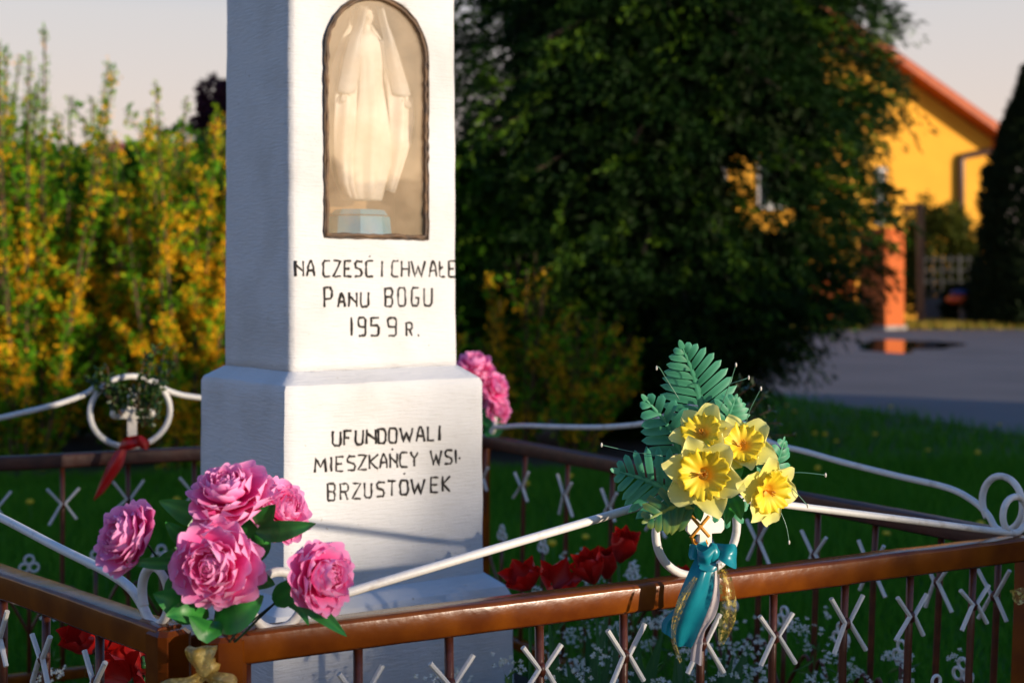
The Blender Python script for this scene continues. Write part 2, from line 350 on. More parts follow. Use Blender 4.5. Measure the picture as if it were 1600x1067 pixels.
# tall dark column conifer, right
t = thing('columnar_conifer', 'tall narrow dark conifer cut off by the right edge of the photo', 'tree', (at(1609, 0, 42).x, 42, 0))
mb = MB(); b0 = Vector(t.location); mb.tube([b0, b0+Vector((0, 0, 7))], [.16, .03], 7); mb.put('trunk', M['bark'], t)
n = 26000; z = RS.uniform(.1, 7.4, n); az = RS.uniform(0, 6.28, n)
rr = np.interp(z, [0, 1.2, 4, 5.5, 6.6, 7.5], [1.35, 1.5, 1.25, .8, .35, .05])*(.45+.6*np.sqrt(RS.uniform(0, 1, n)))
rr *= 1+.18*np.array([noise.noise(Vector((math.cos(a)*1.5, math.sin(a)*1.5, q*1.6))) for a, q in zip(az, z)])
p = np.stack([b0.x+rr*np.cos(az), b0.y+rr*np.sin(az), z], 1); dr = np.stack([np.cos(az)*.6, np.sin(az)*.6, np.full(n, 1.)], 1)+RS.normal(size=(n, 3))*.4
V, Fa = leaves(p, dr, RS.uniform(.1, .28, n), RS.uniform(.06, .12, n)); put('crown', fastmesh('crown', V, Fa, M['conifer_dark']), t)

# far tree belt that closes the view behind house and hedge (low, mostly hidden)
n = 30000; x = RS.uniform(-90, 110, n); y = RS.uniform(95, 110, n); h = 5+2.0*np.array([noise.noise(Vector((a*.08, 0, 7))) for a in x])
z = RS.uniform(0, 1, n)*h*.55; V, Fa = leaves(np.stack([x, y, z], 1), RS.normal(size=(n, 3)), RS.uniform(.8, 1.8, n), RS.uniform(.6, 1.2, n))
tag(put('distant_trees', fastmesh('distant_trees', V, Fa, M['conifer']), stuff=True), 'low dark belt of far trees along the horizon', 'trees')

# pale pink house glimpsed through the hedge top
ph = thing('distant_house', 'pale pink far house glimpsed through the top of the forsythia hedge', 'house', (at(185, 0, 48).x, 48, 0))
mb = MB(); cx = at(185, 0, 48).x; mb.box((cx, 50, 2.75), (1.6, 4, 5.5)); mb.put('wall', mat('pink_render', (.62, .42, .36), .85), ph)
mb = MB(); mb.add([(cx-1.0, 47.7, 5.4), (cx+1.0, 47.7, 5.4), (cx+1.0, 52.3, 5.4), (cx-1.0, 52.3, 5.4), (cx-.9, 50, 6.1), (cx+.9, 50, 6.1)], [(0, 1, 5, 4), (2, 3, 4, 5), (1, 2, 5), (3, 0, 4), (3, 2, 1, 0)]); mb.put('roof', M['rooftile'], ph)
mb = MB(); mb.box((cx, 47.95, 4.2), (.7, .1, 1.2)); wn = mb.put('window', M['white_frame'], ph); mb = MB(); mb.box((cx, 47.88, 4.2), (.55, .04, 1.0)); mb.put('pane', M['dark_glass'], wn)

# purple-leaved tree
pc = at(336, 195, 15)
t = thing('purple_leaved_tree', 'small dark purple-leaved tree rising behind the hedge beside the pillar', 'tree', (pc.x+.1, 15, 0))
mb = MB(); mb.tube(cat([(pc.x+.1, 15, 0), (pc.x+.15, 15, 1.2), (pc.x+.05, 15, 2.4), (pc.x, 15, 3.0)], 4), .05, 6); mb.put('trunk', M['bark'], t)
Vs = []; Fs = []; o = 0
for (px, py, rx_, rz_, nn) in ((333, 150, .13, .17, 260), (338, 205, .22, .30, 800), (362, 210, .30, .42, 1500), (330, 250, .20, .25, 500), (400, 180, .4, .5, 2000)):
    V, Fa = foliage_blob(at(px, py, 15), (rx_, rx_, rz_), nn, .09, .055, seed=px); Vs.append(V); Fs.append(Fa+o); o += len(V)
put('crown', fastmesh('crown', np.concatenate(Vs), np.concatenate(Fs), M['purple_leaf']), t)

# ---------------------------------------------------------------- forsythia hedge: separate shrubs
def shrub(base, H, rad, label, nst=26, lpm=85, flower=.5, fl_hi=.75, seed=0, young=.4, slim=1.0):
    rs = np.random.RandomState(seed+40); base = Vector(base)
    t = thing('forsythia_shrub', label, 'shrub', base, 'forsythia shrubs of the hedge behind the shrine')
    mb = MB(); P = []; Dn = []; Sz = []; FP = []
    for k in range(nst):
        a = rs.uniform(0, 6.28); r0 = rs.uniform(.02, .25)*rad; r1 = rad*rs.uniform(.25, 1.0); h = H*rs.uniform(.55, 1.0) if k > 5 else H*rs.uniform(.9, 1.04)
        if k <= 5: r1 *= .75
        p0 = base+Vector((math.cos(a)*r0, math.sin(a)*r0, 0)); p2 = base+Vector((math.cos(a)*r1, math.sin(a)*r1*.8, h))
        p1 = base+Vector((math.cos(a)*(r0+r1)*.55, math.sin(a)*(r0+r1)*.5, h*.5)); pts = cat([p0, p1, p2], 7)
        m = len(pts); mb.tube(pts, [.012*(1-.8*i/m)+.002 for i in range(m)], 5)
        stems = [(pts, 1.0, h)]
        for q in range(rs.randint(5, 9)):                    # side twigs
            f = rs.uniform(.15, .85); i = int(f*(m-1)); b = pts[i]; aa = rs.uniform(0, 6.28); ln = rs.uniform(.2, .55)*(1.1-f*.6)
            e = b+Vector((math.cos(aa)*ln*.7, math.sin(aa)*ln*.7, ln*rs.uniform(.5, 1.0))); tw = cat([b, b*.5+e*.5+Vector((0, 0, -.03)), e], 4)
            mb.tube(tw, .003, 4); stems.append((tw, .8, ln))
        for pts_, den, ln in stems:
            arr = np.array([list(v) for v in pts_]); nl = int(lpm*ln*den); u = rs.uniform(0, len(arr)-1.001, nl); i = u.astype(int); f = (u-i)[:, None]
            pp_ = arr[i]*(1-f)+arr[i+1]*f; tang = unit(arr[i+1]-arr[i])
            rnd = unit(rs.normal(size=(nl, 3)))
            P.append(pp_+rnd*.015); Dn.append(rnd+tang*.7); top = u/(len(arr)-1)
            Sz.append(.052*(1-.45*top*(den == 1.0))*rs.uniform(.6, 1.3, nl))
            nf = int(ln*den*lpm*flower*1.1); u = rs.uniform(0, len(arr)-1.001, nf); i = u.astype(int); f = (u-i)[:, None]; fp = arr[i]*(1-f)+arr[i+1]*f
            zz = fp[:, 2]/H; clus = np.array([noise.noise(Vector(v)*5.5) for v in fp]) if nf else np.zeros(0)
            ok = (rs.uniform(0, 1, nf) < np.interp(zz, [0, .12, .3, fl_hi, fl_hi+.12, 1], [.15, .6, 1, .75, .3, .12])) & (clus > .0); FP.append(fp[ok])
    mb.put('stems', M['stem'], t)
    P = np.concatenate(P); Dn = np.concatenate(Dn); Sz = np.concatenate(Sz)
    yg = rs.uniform(0, 1, len(P)) < young*np.clip(P[:, 2]/H, .3, 1)
    for msk, nm, mm in ((~yg, 'leaves', M['hedge_leaf']), (yg, 'young_leaves', M['hedge_leaf_yellow'])):
        V, Fa = leaves(P[msk], Dn[msk], Sz[msk], Sz[msk]*.5); put(nm, fastmesh(nm, V, Fa, mm), t)
    FP = np.concatenate(FP)
    if len(FP):
        FP = np.repeat(FP, 7, 0)+rs.normal(size=(len(FP)*7, 3))*.022; nd = unit(rs.normal(size=(len(FP), 3)))
        V, Fa = leaves(FP, nd, rs.uniform(.018, .030, len(FP)), rs.uniform(.013, .022, len(FP))); put('flowers', fastmesh('flowers', V, Fa, M['forsythia']), t)
    return t
HS = [(-4.3, 9.1, 2.70, 'leafy green forsythia shrub cut off by the left edge of the photo', .10, .35, .35),
      (-3.75, 9.6, 2.62, 'tall green forsythia with few flowers, second shrub from the left edge', .16, .5, .3),
      (-3.1, 9.4, 2.56, 'forsythia with scattered flowers above the left ring ornament', .38, .6, .4),
      (-2.55, 9.9, 2.30, 'forsythia thick with orange flowers between ring ornament and pillar', .60, .62, .45),
      (-2.05, 9.4, 2.26, 'bright flowering forsythia touching the left edge of the white pillar', .62, .66, .6),
      (-1.4, 9.9, 2.3, 'flowering forsythia mostly hidden behind the white pillar', .6, .7, .5),
      (-.62, 10.1, 1.42, 'flowering forsythia behind the right edge of the white pillar', .3, .7, .4),
      (.05, 10.3, 1.35, 'low loose forsythia under the left side of the big conifer', .4, .9, .2),
      (.45, 10.2, 1.0, 'lowest forsythia bush beside the conifer trunk', .3, .9, .2)]
for k, (x, y, H, lab, fl, hi, yg) in enumerate(HS):
    H = H+.14 if H > 1.5 else H
    shrub((x, y, 0), H, .74 if H > 1.5 else .42, lab, nst=34 if H > 1.5 else 20, lpm=150 if H > 1.5 else 70, flower=fl, fl_hi=hi-.08, seed=k, young=yg)
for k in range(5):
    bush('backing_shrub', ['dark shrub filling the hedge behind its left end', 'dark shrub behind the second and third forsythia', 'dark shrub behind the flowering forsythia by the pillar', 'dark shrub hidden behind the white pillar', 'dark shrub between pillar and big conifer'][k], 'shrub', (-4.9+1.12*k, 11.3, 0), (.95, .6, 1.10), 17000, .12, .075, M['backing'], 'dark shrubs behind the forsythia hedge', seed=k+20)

# ---------------------------------------------------------------- big conifer
TD = 11.5; tb = Vector((at(1040, 0, TD).x, TD, 0))
t = thing('big_conifer', 'large dark spreading conifer with drooping branches right of the shrine', 'tree', tb)
mb = MB(); mb.tube(cat([tb, tb+Vector((.05, 0, 1)), tb+Vector((-.05, 0, 2.5)), tb+Vector((0, 0, 5.6))], 6), [.17-.0075*i for i in range(19)], 9); mb.put('trunk', M['bark'], t, smooth=True)
cy = [-340, -200, -60, 20, 70, 130, 190, 245, 290, 335, 400, 450, 500, 550, 585, 630, 680]
cr = [60, 180, 305, 320, 308, 330, 362, 335, 305, 300, 300, 275, 240, 195, 110, 60, 50]
cl = [60, 190, 275, 320, 320, 322, 325, 325, 322, 320, 308, 290, 265, 220, 170, 120, 80]
ns = 9500; py = RS.uniform(-330, 670, ns); az = RS.uniform(-math.pi, math.pi, ns); cxs = np.cos(az)
rp = np.where(cxs > 0, np.interp(py, cy, cr), np.interp(py, cy, cl)); base_r = (np.interp(py, cy, cr)+np.interp(py, cy, cl))/2
rad = (np.abs(cxs)*rp+(1-np.abs(cxs))*base_r)/F*TD
zc = EYE+(HY-py)/F*TD
lump = np.array([noise.noise(Vector((math.cos(a)*2.2, math.sin(a)*2.2, z*2.0)))+.6*noise.noise(Vector((math.cos(a)*5, math.sin(a)*5, z*3.5))) for a, z in zip(az, zc)])
fr = RS.uniform(0, 1, ns)**.42*np.clip(1+.30*lump, .6, 1.12)
px_ = tb.x+np.cos(az)*rad*fr; py_ = tb.y+np.sin(az)*rad*fr
# holes through which the yellow wall shows
ppx = 800+px_/py_*F; ppy = HY-(zc-EYE)/py_*F
hole = np.zeros(ns, bool)
for (hx_, hy_, hw, hh) in ((1165, 265, 52, 46), (1190, 335, 58, 44), (1385, 150, 28, 18), (1395, 215, 22, 14)): hole |= ((ppx-hx_)/hw)**2+((ppy-hy_)/hh)**2 < 1
keep = ~hole | (RS.uniform(0, 1, ns) < .5)
px_, py_, zc, az, fr = px_[keep], py_[keep], zc[keep], az[keep], fr[keep]; ns = len(px_)
mb = MB()
for k in range(0, ns, 40):
    e = Vector((px_[k], py_[k], zc[k])); s0 = Vector((tb.x, tb.y, min(5.2, zc[k]+.25+.2*fr[k]))); mb.tube(cat([s0, s0*.5+e*.5+Vector((0, 0, .10)), e], 4), .012, 4)
mb.put('branches', M['bark'], t)
VV = []; FF = []; off = 0
# each spray: a drooping twig fan with scale-leaf clusters
per = 36
u = RS.uniform(0, 1, (ns, per)); L = RS.uniform(.20, .42, (ns, 1)); out = np.stack([np.cos(az), np.sin(az)], 1)
spread = RS.uniform(-1, 1, (ns, per))*u*.32
tx = -out[:, 1]; ty = out[:, 0]; dr_ = RS.uniform(-.05, .85, (ns, 1))
jx = RS.normal(size=(ns, 1))*.3; 
X = px_[:, None]+(out[:, 0:1]+jx*tx[:, None])*u*L*.7+tx[:, None]*spread*L; Y = py_[:, None]+(out[:, 1:2]+jx*ty[:, None])*u*L*.7+ty[:, None]*spread*L
Z = zc[:, None]-u**1.5*L*dr_*1.2+RS.normal(size=(ns, per))*.012
P = np.stack([X, Y, Z], 2).reshape(-1, 3)
dd = np.stack([(out[:, 0:1]*.6+tx[:, None]*spread*2)*np.ones((ns, per)), (out[:, 1:2]*.6+ty[:, None]*spread*2)*np.ones((ns, per)), -dr_*u*1.3+.1], 2).reshape(-1, 3)+RS.normal(size=(ns*per, 3))*.25
V, Fa = leaves(P, dd, RS.uniform(.035, .085, len(P)), RS.uniform(.010, .020, len(P)), fold=.1)
Fq = Fa.reshape(2, -1, 3); br_ = np.repeat(RS.uniform(0, 1, ns) < .09+.22*(lump[keep] > .3), per)
put('crown', fastmesh('crown', V, Fq[:, ~br_].reshape(-1, 3), M['conifer']), t)
put('lit_sprays', fastmesh('lit_sprays', V, Fq[:, br_].reshape(-1, 3), M['conifer_lit']), t)  # sprays coloured as if catching light, more of them on the outer lumps
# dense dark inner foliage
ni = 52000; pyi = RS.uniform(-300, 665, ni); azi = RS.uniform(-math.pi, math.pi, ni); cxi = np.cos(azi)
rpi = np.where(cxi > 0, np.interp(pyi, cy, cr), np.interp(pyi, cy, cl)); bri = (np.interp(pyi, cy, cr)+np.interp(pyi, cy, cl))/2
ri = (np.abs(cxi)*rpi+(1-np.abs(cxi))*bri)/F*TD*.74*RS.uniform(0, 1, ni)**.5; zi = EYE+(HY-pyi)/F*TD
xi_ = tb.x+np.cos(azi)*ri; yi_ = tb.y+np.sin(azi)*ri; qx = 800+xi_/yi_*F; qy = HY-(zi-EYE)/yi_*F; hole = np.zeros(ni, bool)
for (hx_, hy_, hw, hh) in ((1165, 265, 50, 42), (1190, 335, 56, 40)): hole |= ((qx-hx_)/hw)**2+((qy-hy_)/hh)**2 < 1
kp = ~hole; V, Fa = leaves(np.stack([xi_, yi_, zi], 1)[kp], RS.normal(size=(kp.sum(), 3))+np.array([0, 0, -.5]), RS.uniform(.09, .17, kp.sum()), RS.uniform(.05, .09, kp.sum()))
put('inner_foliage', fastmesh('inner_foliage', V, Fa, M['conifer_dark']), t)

# hedge across the road, out of the picture to the right: it shades the lawn and shows in the glass
for k in range(11):
    bx_ = 16.4-.27*k*2.4; by_ = -13.8+k*2.4
    bush('roadside_shrub', f'{["first","second","third","fourth","fifth","sixth","seventh","eighth","ninth","tenth","eleventh"][k]} shrub of the roadside row across the road, outside the photo', 'shrub', (bx_, by_, 0), (1.1, 1.75, 1.215+.012*math.sin(k*2.1)), 10000, .24, .15, M['conifer'], 'roadside shrub row across the road', seed=k+50)

# ---------------------------------------------------------------- the shrine pillar
u2 = Vector((math.sin(R(55)), math.cos(R(55)))); v2 = Vector((-math.sin(R(35)), math.cos(R(35))))
P0 = Vector((-.4423, 2.85)); WB, LB = .469, .412
ctr = P0+u2*WB/2+v2*LB/2
def crisp(o, ang=28):
    o.data.set_sharp_from_angle(angle=R(ang)); return o
def L2W(x, y, z): return Vector((ctr.x+u2.x*x+v2.x*y, ctr.y+u2.y*x+v2.y*y, z))
fn = -v2                                                # outward normal of the front face
def face_pt(px, py, yoff):
    """photo point on the front plane whose local y = yoff -> local (x, z)"""
    k = (px-800)/F; o = ctr+v2*yoff
    s = (k*o.y-o.x)/(u2.x-k*u2.y); d = o.y+u2.y*s
    return s, EYE+(HY-py)/F*d
def plaster(name, strokes):
    m = bpy.data.materials.new(name); m.use_nodes = True; n = m.node_tree; N = n.nodes; L = n.links; b = N['Principled BSDF']; b.inputs['Roughness'].default_value = .62
    tc = N.new('ShaderNodeTexCoord')
    def nz(scale, st, det=6, rot=0):
        mp = N.new('ShaderNodeMapping'); mp.inputs['Scale'].default_value = st; mp.inputs['Rotation'].default_value = (0, 0, rot); L.new(tc.outputs['Object'], mp.inputs[0])
        t = N.new('ShaderNodeTexNoise'); t.inputs['Scale'].default_value = scale; t.inputs['Detail'].default_value = det; L.new(mp.outputs[0], t.inputs[0]); return t.outputs['Fac']
    a = nz(70, (1, 1, 1)); c = nz(30, (1, 1, 9)); e = nz(6, (1, 1, 1), 3)
    vo = N.new('ShaderNodeTexVoronoi'); vo.inputs['Scale'].default_value = 34; L.new(tc.outputs['Object'], vo.inputs[0])
    r = N.new('ShaderNodeMapRange'); r.inputs[1].default_value = .0; r.inputs[2].default_value = .10; L.new(vo.outputs['Distance'], r.inputs[0])
    def ma(op, x, y):
        q = N.new('ShaderNodeMath'); q.operation = op
        for i, z in enumerate((x, y)):
            if isinstance(z, (int, float)): q.inputs[i].default_value = z
            else: L.new(z, q.inputs[i])
        return q.outputs[0]
    h = ma('ADD', ma('MULTIPLY', a, .5), ma('ADD', ma('MULTIPLY', c, strokes), ma('ADD', ma('MULTIPLY', e, 1.2), ma('MULTIPLY', r.outputs[0], .25))))
    bp = N.new('ShaderNodeBump'); bp.inputs['Strength'].default_value = 1; bp.inputs['Distance'].default_value = .0020; L.new(h, bp.inputs['Height']); L.new(bp.outputs[0], b.inputs['Normal'])
    mx = N.new('ShaderNodeMix'); mx.data_type = 'RGBA'; mx.inputs[6].default_value = (.64, .645, .65, 1); mx.inputs[7].default_value = (.53, .525, .51, 1)
    r2 = N.new('ShaderNodeMapRange'); r2.inputs[1].default_value = .45; r2.inputs[2].default_value = .75; L.new(e, r2.inputs[0]); L.new(r2.outputs[0], mx.inputs[0])
    # tiny dirt specks
    s = nz(75, (1, 1, 1), 3); r3 = N.new('ShaderNodeMapRange'); r3.inputs[1].default_value = .715; r3.inputs[2].default_value = .79; L.new(s, r3.inputs[0])
    mx2 = N.new('ShaderNodeMix'); mx2.data_type = 'RGBA'; L.new(mx.outputs[2], mx2.inputs[6]); mx2.inputs[7].default_value = (.35, .30, .24, 1); L.new(r3.outputs[0], mx2.inputs[0])
    L.new(mx2.outputs[2], b.inputs['Base Color']); return m
M['plaster'] = plaster('white_painted_plaster', 1.0)
shr = thing('roadside_shrine', 'white painted plaster pillar shrine with glazed statue niche and black inscription', 'shrine', L2W(0, 0, 0))
def tier(levels, seg=.014, amp=.0016):
    """levels: (z, half width, half depth) -> closed box-like mesh with wobbly plaster edges"""
    V = []; Fc = []
    zs = []
    for i in range(len(levels)-1):
        (z0, a0, b0), (z1, a1, b1) = levels[i], levels[i+1]; n = max(1, int(math.hypot(z1-z0, a1-a0)/(seg*1.6)))
        for k in range(n): f = k/n; zs.append((z0+(z1-z0)*f, a0+(a1-a0)*f, b0+(b1-b0)*f))
    zs.append(levels[-1]); W_, L_ = levels[0][1], levels[0][2]; nx = int(2*W_/seg); ny = int(2*L_/seg)
    par = [(-1+2*i/nx, -1) for i in range(nx)]+[(1, -1+2*i/ny) for i in range(ny)]+[(1-2*i/nx, 1) for i in range(nx)]+[(-1, 1-2*i/ny) for i in range(ny)]
    m = len(par)
    for (z, a, b) in zs:
        for (x, y) in par:
            rc = .004 if (abs(x) == 1 and abs(y) == 1) else 0
            p = L2W(x*(a-rc), y*(b-rc), z); q = noise.noise_vector(p*16)*amp+noise.noise_vector(p*3.5)*amp*1.2; V.append(p+q)
    for j in range(len(zs)-1):
        for i in range(m): i2 = (i+1) % m; Fc.append((j*m+i, j*m+i2, (j+1)*m+i2, (j+1)*m+i))
    Fc.append(tuple(range(m))[::-1]); Fc.append(tuple((len(zs)-1)*m+i for i in range(m)))
    mb = MB(); mb.add(V, Fc); return mb
ZE = 1.15-1.35                                         # heights were measured for an eye at 1.35 m
hw, hl = WB/2, LB/2
crisp(tier([(-.02, hw+.052, hl+.052), (.699+ZE, hw+.046, hl+.046), (.722+ZE, hw+.036, hl+.036), (.746+ZE, hw+.004, hl+.004)]).put('plinth', M['plaster'], shr, smooth=True))
crisp(tier([(.74+ZE, hw+.002, hl+.002), (1.150+ZE, hw, hl), (1.160+ZE, hw-.004, hl-.004), (1.184+ZE, hw-.034, hl-.044)]).put('pedestal_block', M['plaster'], shr, smooth=True))
sw, sl_ = hw-.035, hl-.048
shaft_me = tier([(1.180+ZE, sw, sl_), (2.42+ZE, sw-.004, sl_-.004)]).mesh('shaft', M['plaster'], smooth=True)
# niche opening cut out of the shaft
nx0, nzb = face_pt(508, 370, -sl_); nx1, _ = face_pt(668, 370, -sl_); nxc = (nx0+nx1)/2; nr = (nx1-nx0)/2; nzt = nzb+.375
def arch(r, zb, zt, n=18, dx=0): return [(nxc-r, zb), (nxc+r, zb)]+[(nxc+r*math.cos(math.pi*k/n), zt+r*math.sin(math.pi*k/n)) for k in range(n+1)]
def prism(out_, y0, y1, r, zb, zt):
    a = arch(r, zb, zt); m = len(a); out_.add([L2W(x, y0, z) for x, z in a]+[L2W(x, y1, z) for x, z in a], [tuple(range(m)), tuple(range(m, 2*m))[::-1]]+[(i, i+m, (i+1) % m+m, (i+1) % m) for i in range(m)])
cm = MB(); prism(cm, -sl_-.05, sl_-.045, nr, nzb, nzt); cme = cm.mesh('cut', M['plaster'])
b = bmesh.new(); b.from_mesh(cme); bmesh.ops.recalc_face_normals(b, faces=b.faces); b.to_mesh(cme); b.free()
b = bmesh.new(); b.from_mesh(shaft_me); bmesh.ops.recalc_face_normals(b, faces=b.faces); b.to_mesh(shaft_me); b.free()
so_ = bpy.data.objects.new('tmp_shaft', shaft_me); co_ = bpy.data.objects.new('tmp_cut', cme); C.objects.link(so_); C.objects.link(co_)
md = so_.modifiers.new('b', 'BOOLEAN'); md.object = co_; md.operation = 'DIFFERENCE'; md.solver = 'EXACT'
dg_ = bpy.context.evaluated_depsgraph_get(); res = bpy.data.meshes.new_from_object(so_.evaluated_get(dg_))
bpy.data.objects.remove(so_); bpy.data.objects.remove(co_); res.name = 'shaft'
put('shaft', res, shr)
crisp(tier([(2.42+ZE, sw+.05, sl_+.05), (2.50+ZE, sw+.06, sl_+.06)]).put('cornice', M['plaster'], shr, smooth=True))
crisp(tier([(2.50+ZE, sw+.03, sl_+.03), (2.72+ZE, .03, .03)]).put('cap', M['plaster'], shr, smooth=True))
mb = MB(); mb.box(L2W(0, 0, 2.66), (.025, .025, .34), R(35)); mb.put('cross_upright', M['bar'], shr)
mb = MB(); mb.box(L2W(0, 0, 2.72), (.2, .022, .024), R(35)); mb.put('cross_arm', M['bar'], shr)
# niche lining
M['niche'] = mat('tan_niche_paint', (.56, .36, .18), .9, (.46, .28, .13), 9, bump=.001, bscale=30, stretch=(1, 1, .3))
mb = MB(); a = arch(nr-.002, nzb+.002, nzt); m = len(a); y0, y1 = -sl_+.012, -sl_+.135
mb.add([L2W(x, y0, z) for x, z in a]+[L2W(x, y1, z) for x, z in a], [tuple(range(m, 2*m))]+[(i, (i+1) % m, (i+1) % m+m, i+m) for i in range(m)])
mb.put('niche_lining', M['niche'], shr)
# putty frame and hazy pane
M['putty'] = mat('brown_putty', (.16, .085, .035), .6, (.05, .028, .015), 40, bump=.002, bscale=90)
M['putty_black'] = mat('black_edge_paint', (.022, .014, .010), .6, (.10, .055, .025), 60, bump=.001, bscale=90)
def arcpts(r, zb, zt, y, jit=.0009):
    a = arch(r, zb, zt, 26); pts = []
    for i in range(len(a)):
        p, q = a[i], a[(i+1) % len(a)]; n_ = max(1, int(math.hypot(q[0]-p[0], q[1]-p[1])/.012))
        for k in range(n_): f = k/n_; pts.append(L2W(p[0]+(q[0]-p[0])*f+random.gauss(0, jit), y, p[1]+(q[1]-p[1])*f+random.gauss(0, jit)))
    return pts
pts = arcpts(nr-.004, nzb+.004, nzt, -sl_+.001); mb = MB(); mb.tube(pts, [.0040+random.uniform(-.0008, .0012) for _ in pts], 8, closed=True); mb.put('putty_frame', M['putty'], shr, smooth=True)
pts = arcpts(nr+.001, nzb-.001, nzt, -sl_-.0005, .0006); mb = MB(); mb.tube(pts, [.0026+random.uniform(-.0007, .0007) for _ in pts], 6, closed=True); mb.put('frame_outline', M['putty_black'], shr, smooth=True)
gm = bpy.data.materials.new('hazy_glass'); gm.use_nodes = True; n = gm.node_tree; N = n.nodes; L = n.links; N.remove(N['Principled BSDF'])
tr = N.new('ShaderNodeBsdfTransparent'); df = N.new('ShaderNodeBsdfDiffuse'); df.inputs[0].default_value = (.72, .55, .36, 1); gl = N.new('ShaderNodeBsdfGlossy'); gl.inputs['Roughness'].default_value = .008
m1 = N.new('ShaderNodeMixShader'); m2 = N.new('ShaderNodeMixShader'); m2.inputs[0].default_value = .09
tcn = N.new('ShaderNodeTexCoord'); nn_ = N.new('ShaderNodeTexNoise'); nn_.inputs['Scale'].default_value = 5; L.new(tcn.outputs['Object'], nn_.inputs[0])
rg = N.new('ShaderNodeMapRange'); nn_.inputs['Scale'].default_value = 9; nn_.inputs['Detail'].default_value = 5; rg.inputs[1].default_value = .35; rg.inputs[2].default_value = .65; rg.inputs[3].default_value = .10; rg.inputs[4].default_value = .32; L.new(nn_.outputs['Fac'], rg.inputs[0]); L.new(rg.outputs[0], m1.inputs[0])
L.new(tr.outputs[0], m1.inputs[1]); L.new(df.outputs[0], m1.inputs[2]); L.new(m1.outputs[0], m2.inputs[1]); L.new(gl.outputs[0], m2.inputs[2]); L.new(m2.outputs[0], N['Material Output'].inputs[0])
mb = MB(); prism(mb, -sl_+.005, -sl_+.009, nr-.006, nzb+.005, nzt); mb.put('glass_pane', gm, shr)

# inscription: every letter is painted strokes
O_ = [(.15, 0), (0, .15), (0, .85), (.15, 1), (.85, 1), (1, .85), (1, .15), (.85, 0), (.15, 0)]
G = {'A': [[(0, 0), (.2, .6), (.45, 1), (.6, 1), (.85, .6), (1, 0)], [(.15, .38), (.9, .38)]], 'N': [[(0, 0), (0, 1)], [(0, .75), (1, .3)], [(1, 0), (1, 1)]],
 'C': [[(1, 1), (.2, 1), (0, .85), (0, .15), (.2, 0), (1, 0)]], 'Z': [[(0, 1), (1, 1), (0, 0), (1, 0)]], 'E': [[(1, 1), (0, 1), (0, 0), (1, 0)], [(0, .5), (.75, .5)]],
 'S': [[(1, .95), (.3, 1), (0, .8), (.1, .58), (.8, .45), (1, .25), (.8, .02), (0, 0)]], 'I': [[(.5, 0), (.5, 1)]], 'H': [[(0, 0), (0, 1)], [(1, 0), (1, 1)], [(0, .5), (1, .5)]],
 'W': [[(0, 1), (.28, 0), (.5, .7), (.72, 0), (1, 1)]], 'L': [[(0, 1), (0, 0), (.9, 0)]], 'l': [[(.1, 1), (.1, 0), (1, 0)], [(-.1, .42), (.6, .62)]],
 'P': [[(0, 0), (0, 1), (.8, 1), (1, .85), (1, .55), (.8, .42), (0, .42)]], 'U': [[(0, 1), (0, .15), (.2, 0), (.8, 0), (1, .15), (1, 1)]],
 'B': [[(0, 0), (0, 1), (.8, 1), (1, .88), (1, .65), (.8, .52), (0, .52)], [(.8, .52), (1, .4), (1, .12), (.8, 0), (0, 0)]], 'O': [O_], 'G': [[(1, 1), (.2, 1), (0, .85), (0, .15), (.2, 0), (.8, 0), (1, .15), (1, .45), (.55, .45)]],
 '1': [[(.5, 0), (.5, 1)]], '9': [[(1, .5), (.2, .5), (0, .62), (0, .9), (.2, 1), (.8, 1), (1, .88), (1, .1), (.8, 0), (.1, 0)]], '5': [[(1, 1), (0, 1), (0, .56), (.8, .58), (1, .45), (1, .12), (.8, 0), (0, 0)]],
 'R': [[(0, 0), (0, 1), (.8, 1), (1, .88), (1, .62), (.8, .5), (0, .5)], [(.55, .5), (1, 0)]], 'F': [[(1, 1), (0, 1), (0, 0)], [(0, .5), (.7, .5)]],
 'D': [[(0, 0), (0, 1), (.75, 1), (1, .8), (1, .2), (.75, 0), (0, 0)]], 'M': [[(0, 0), (.12, 1), (.5, .35), (.88, 1), (1, 0)]], 'K': [[(0, 0), (0, 1)], [(1, 1), (.1, .48), (1, 0)]],
 'Y': [[(0, 1), (.5, .5), (1, 1)], [(.5, .5), (.5, 0)]], 'T': [[(0, 1), (1, 1)], [(.5, 1), (.5, 0)]], '.': [[(.3, .5), (.7, .5)]]}
M['ink'] = mat('worn_black_lettering', (.016, .012, .010), .8, (.20, .17, .13), 75, contrast=(.60, .82))
def line(chars, xs, yl, yr, H, ox, oy, sc, plane, r=.0025):
    """xs: (left, right) of each letter in crop pixels; yl/yr: baseline at the ends; H: letter heights"""
    X0, X1 = xs[0][0], xs[-1][1]
    for i, ch in enumerate(chars):
        a, b_ = xs[i]; base = yl+(yr-yl)*((a-X0)/(X1-X0)); h = H[i] if isinstance(H, (list, tuple)) else H
        mb = MB()
        for si, stv in enumerate(G[ch]):
            dense = []
            for j in range(len(stv)-1):
                for k in range(3): f = k/3; dense.append((stv[j][0]+(stv[j+1][0]-stv[j][0])*f, stv[j][1]+(stv[j+1][1]-stv[j][1])*f))
            dense.append(stv[-1]); pts = []
            for (gx_, gy_) in dense:
                px = ox+(a+gx_*(b_-a)+random.gauss(0, .8))/sc; py = oy+(base-gy_*h+random.gauss(0, .8))/sc
                x, z = face_pt(px, py, plane); pts.append(L2W(x, plane+.0004+.0002*si, z))
            mb.tube(pts, [max(.0008, r*random.uniform(.72, 1.28)) for _ in pts], 7)
        mb.put('letter', M['ink'], shr, smooth=True)
PS, PB = -sl_, -hl-.0005
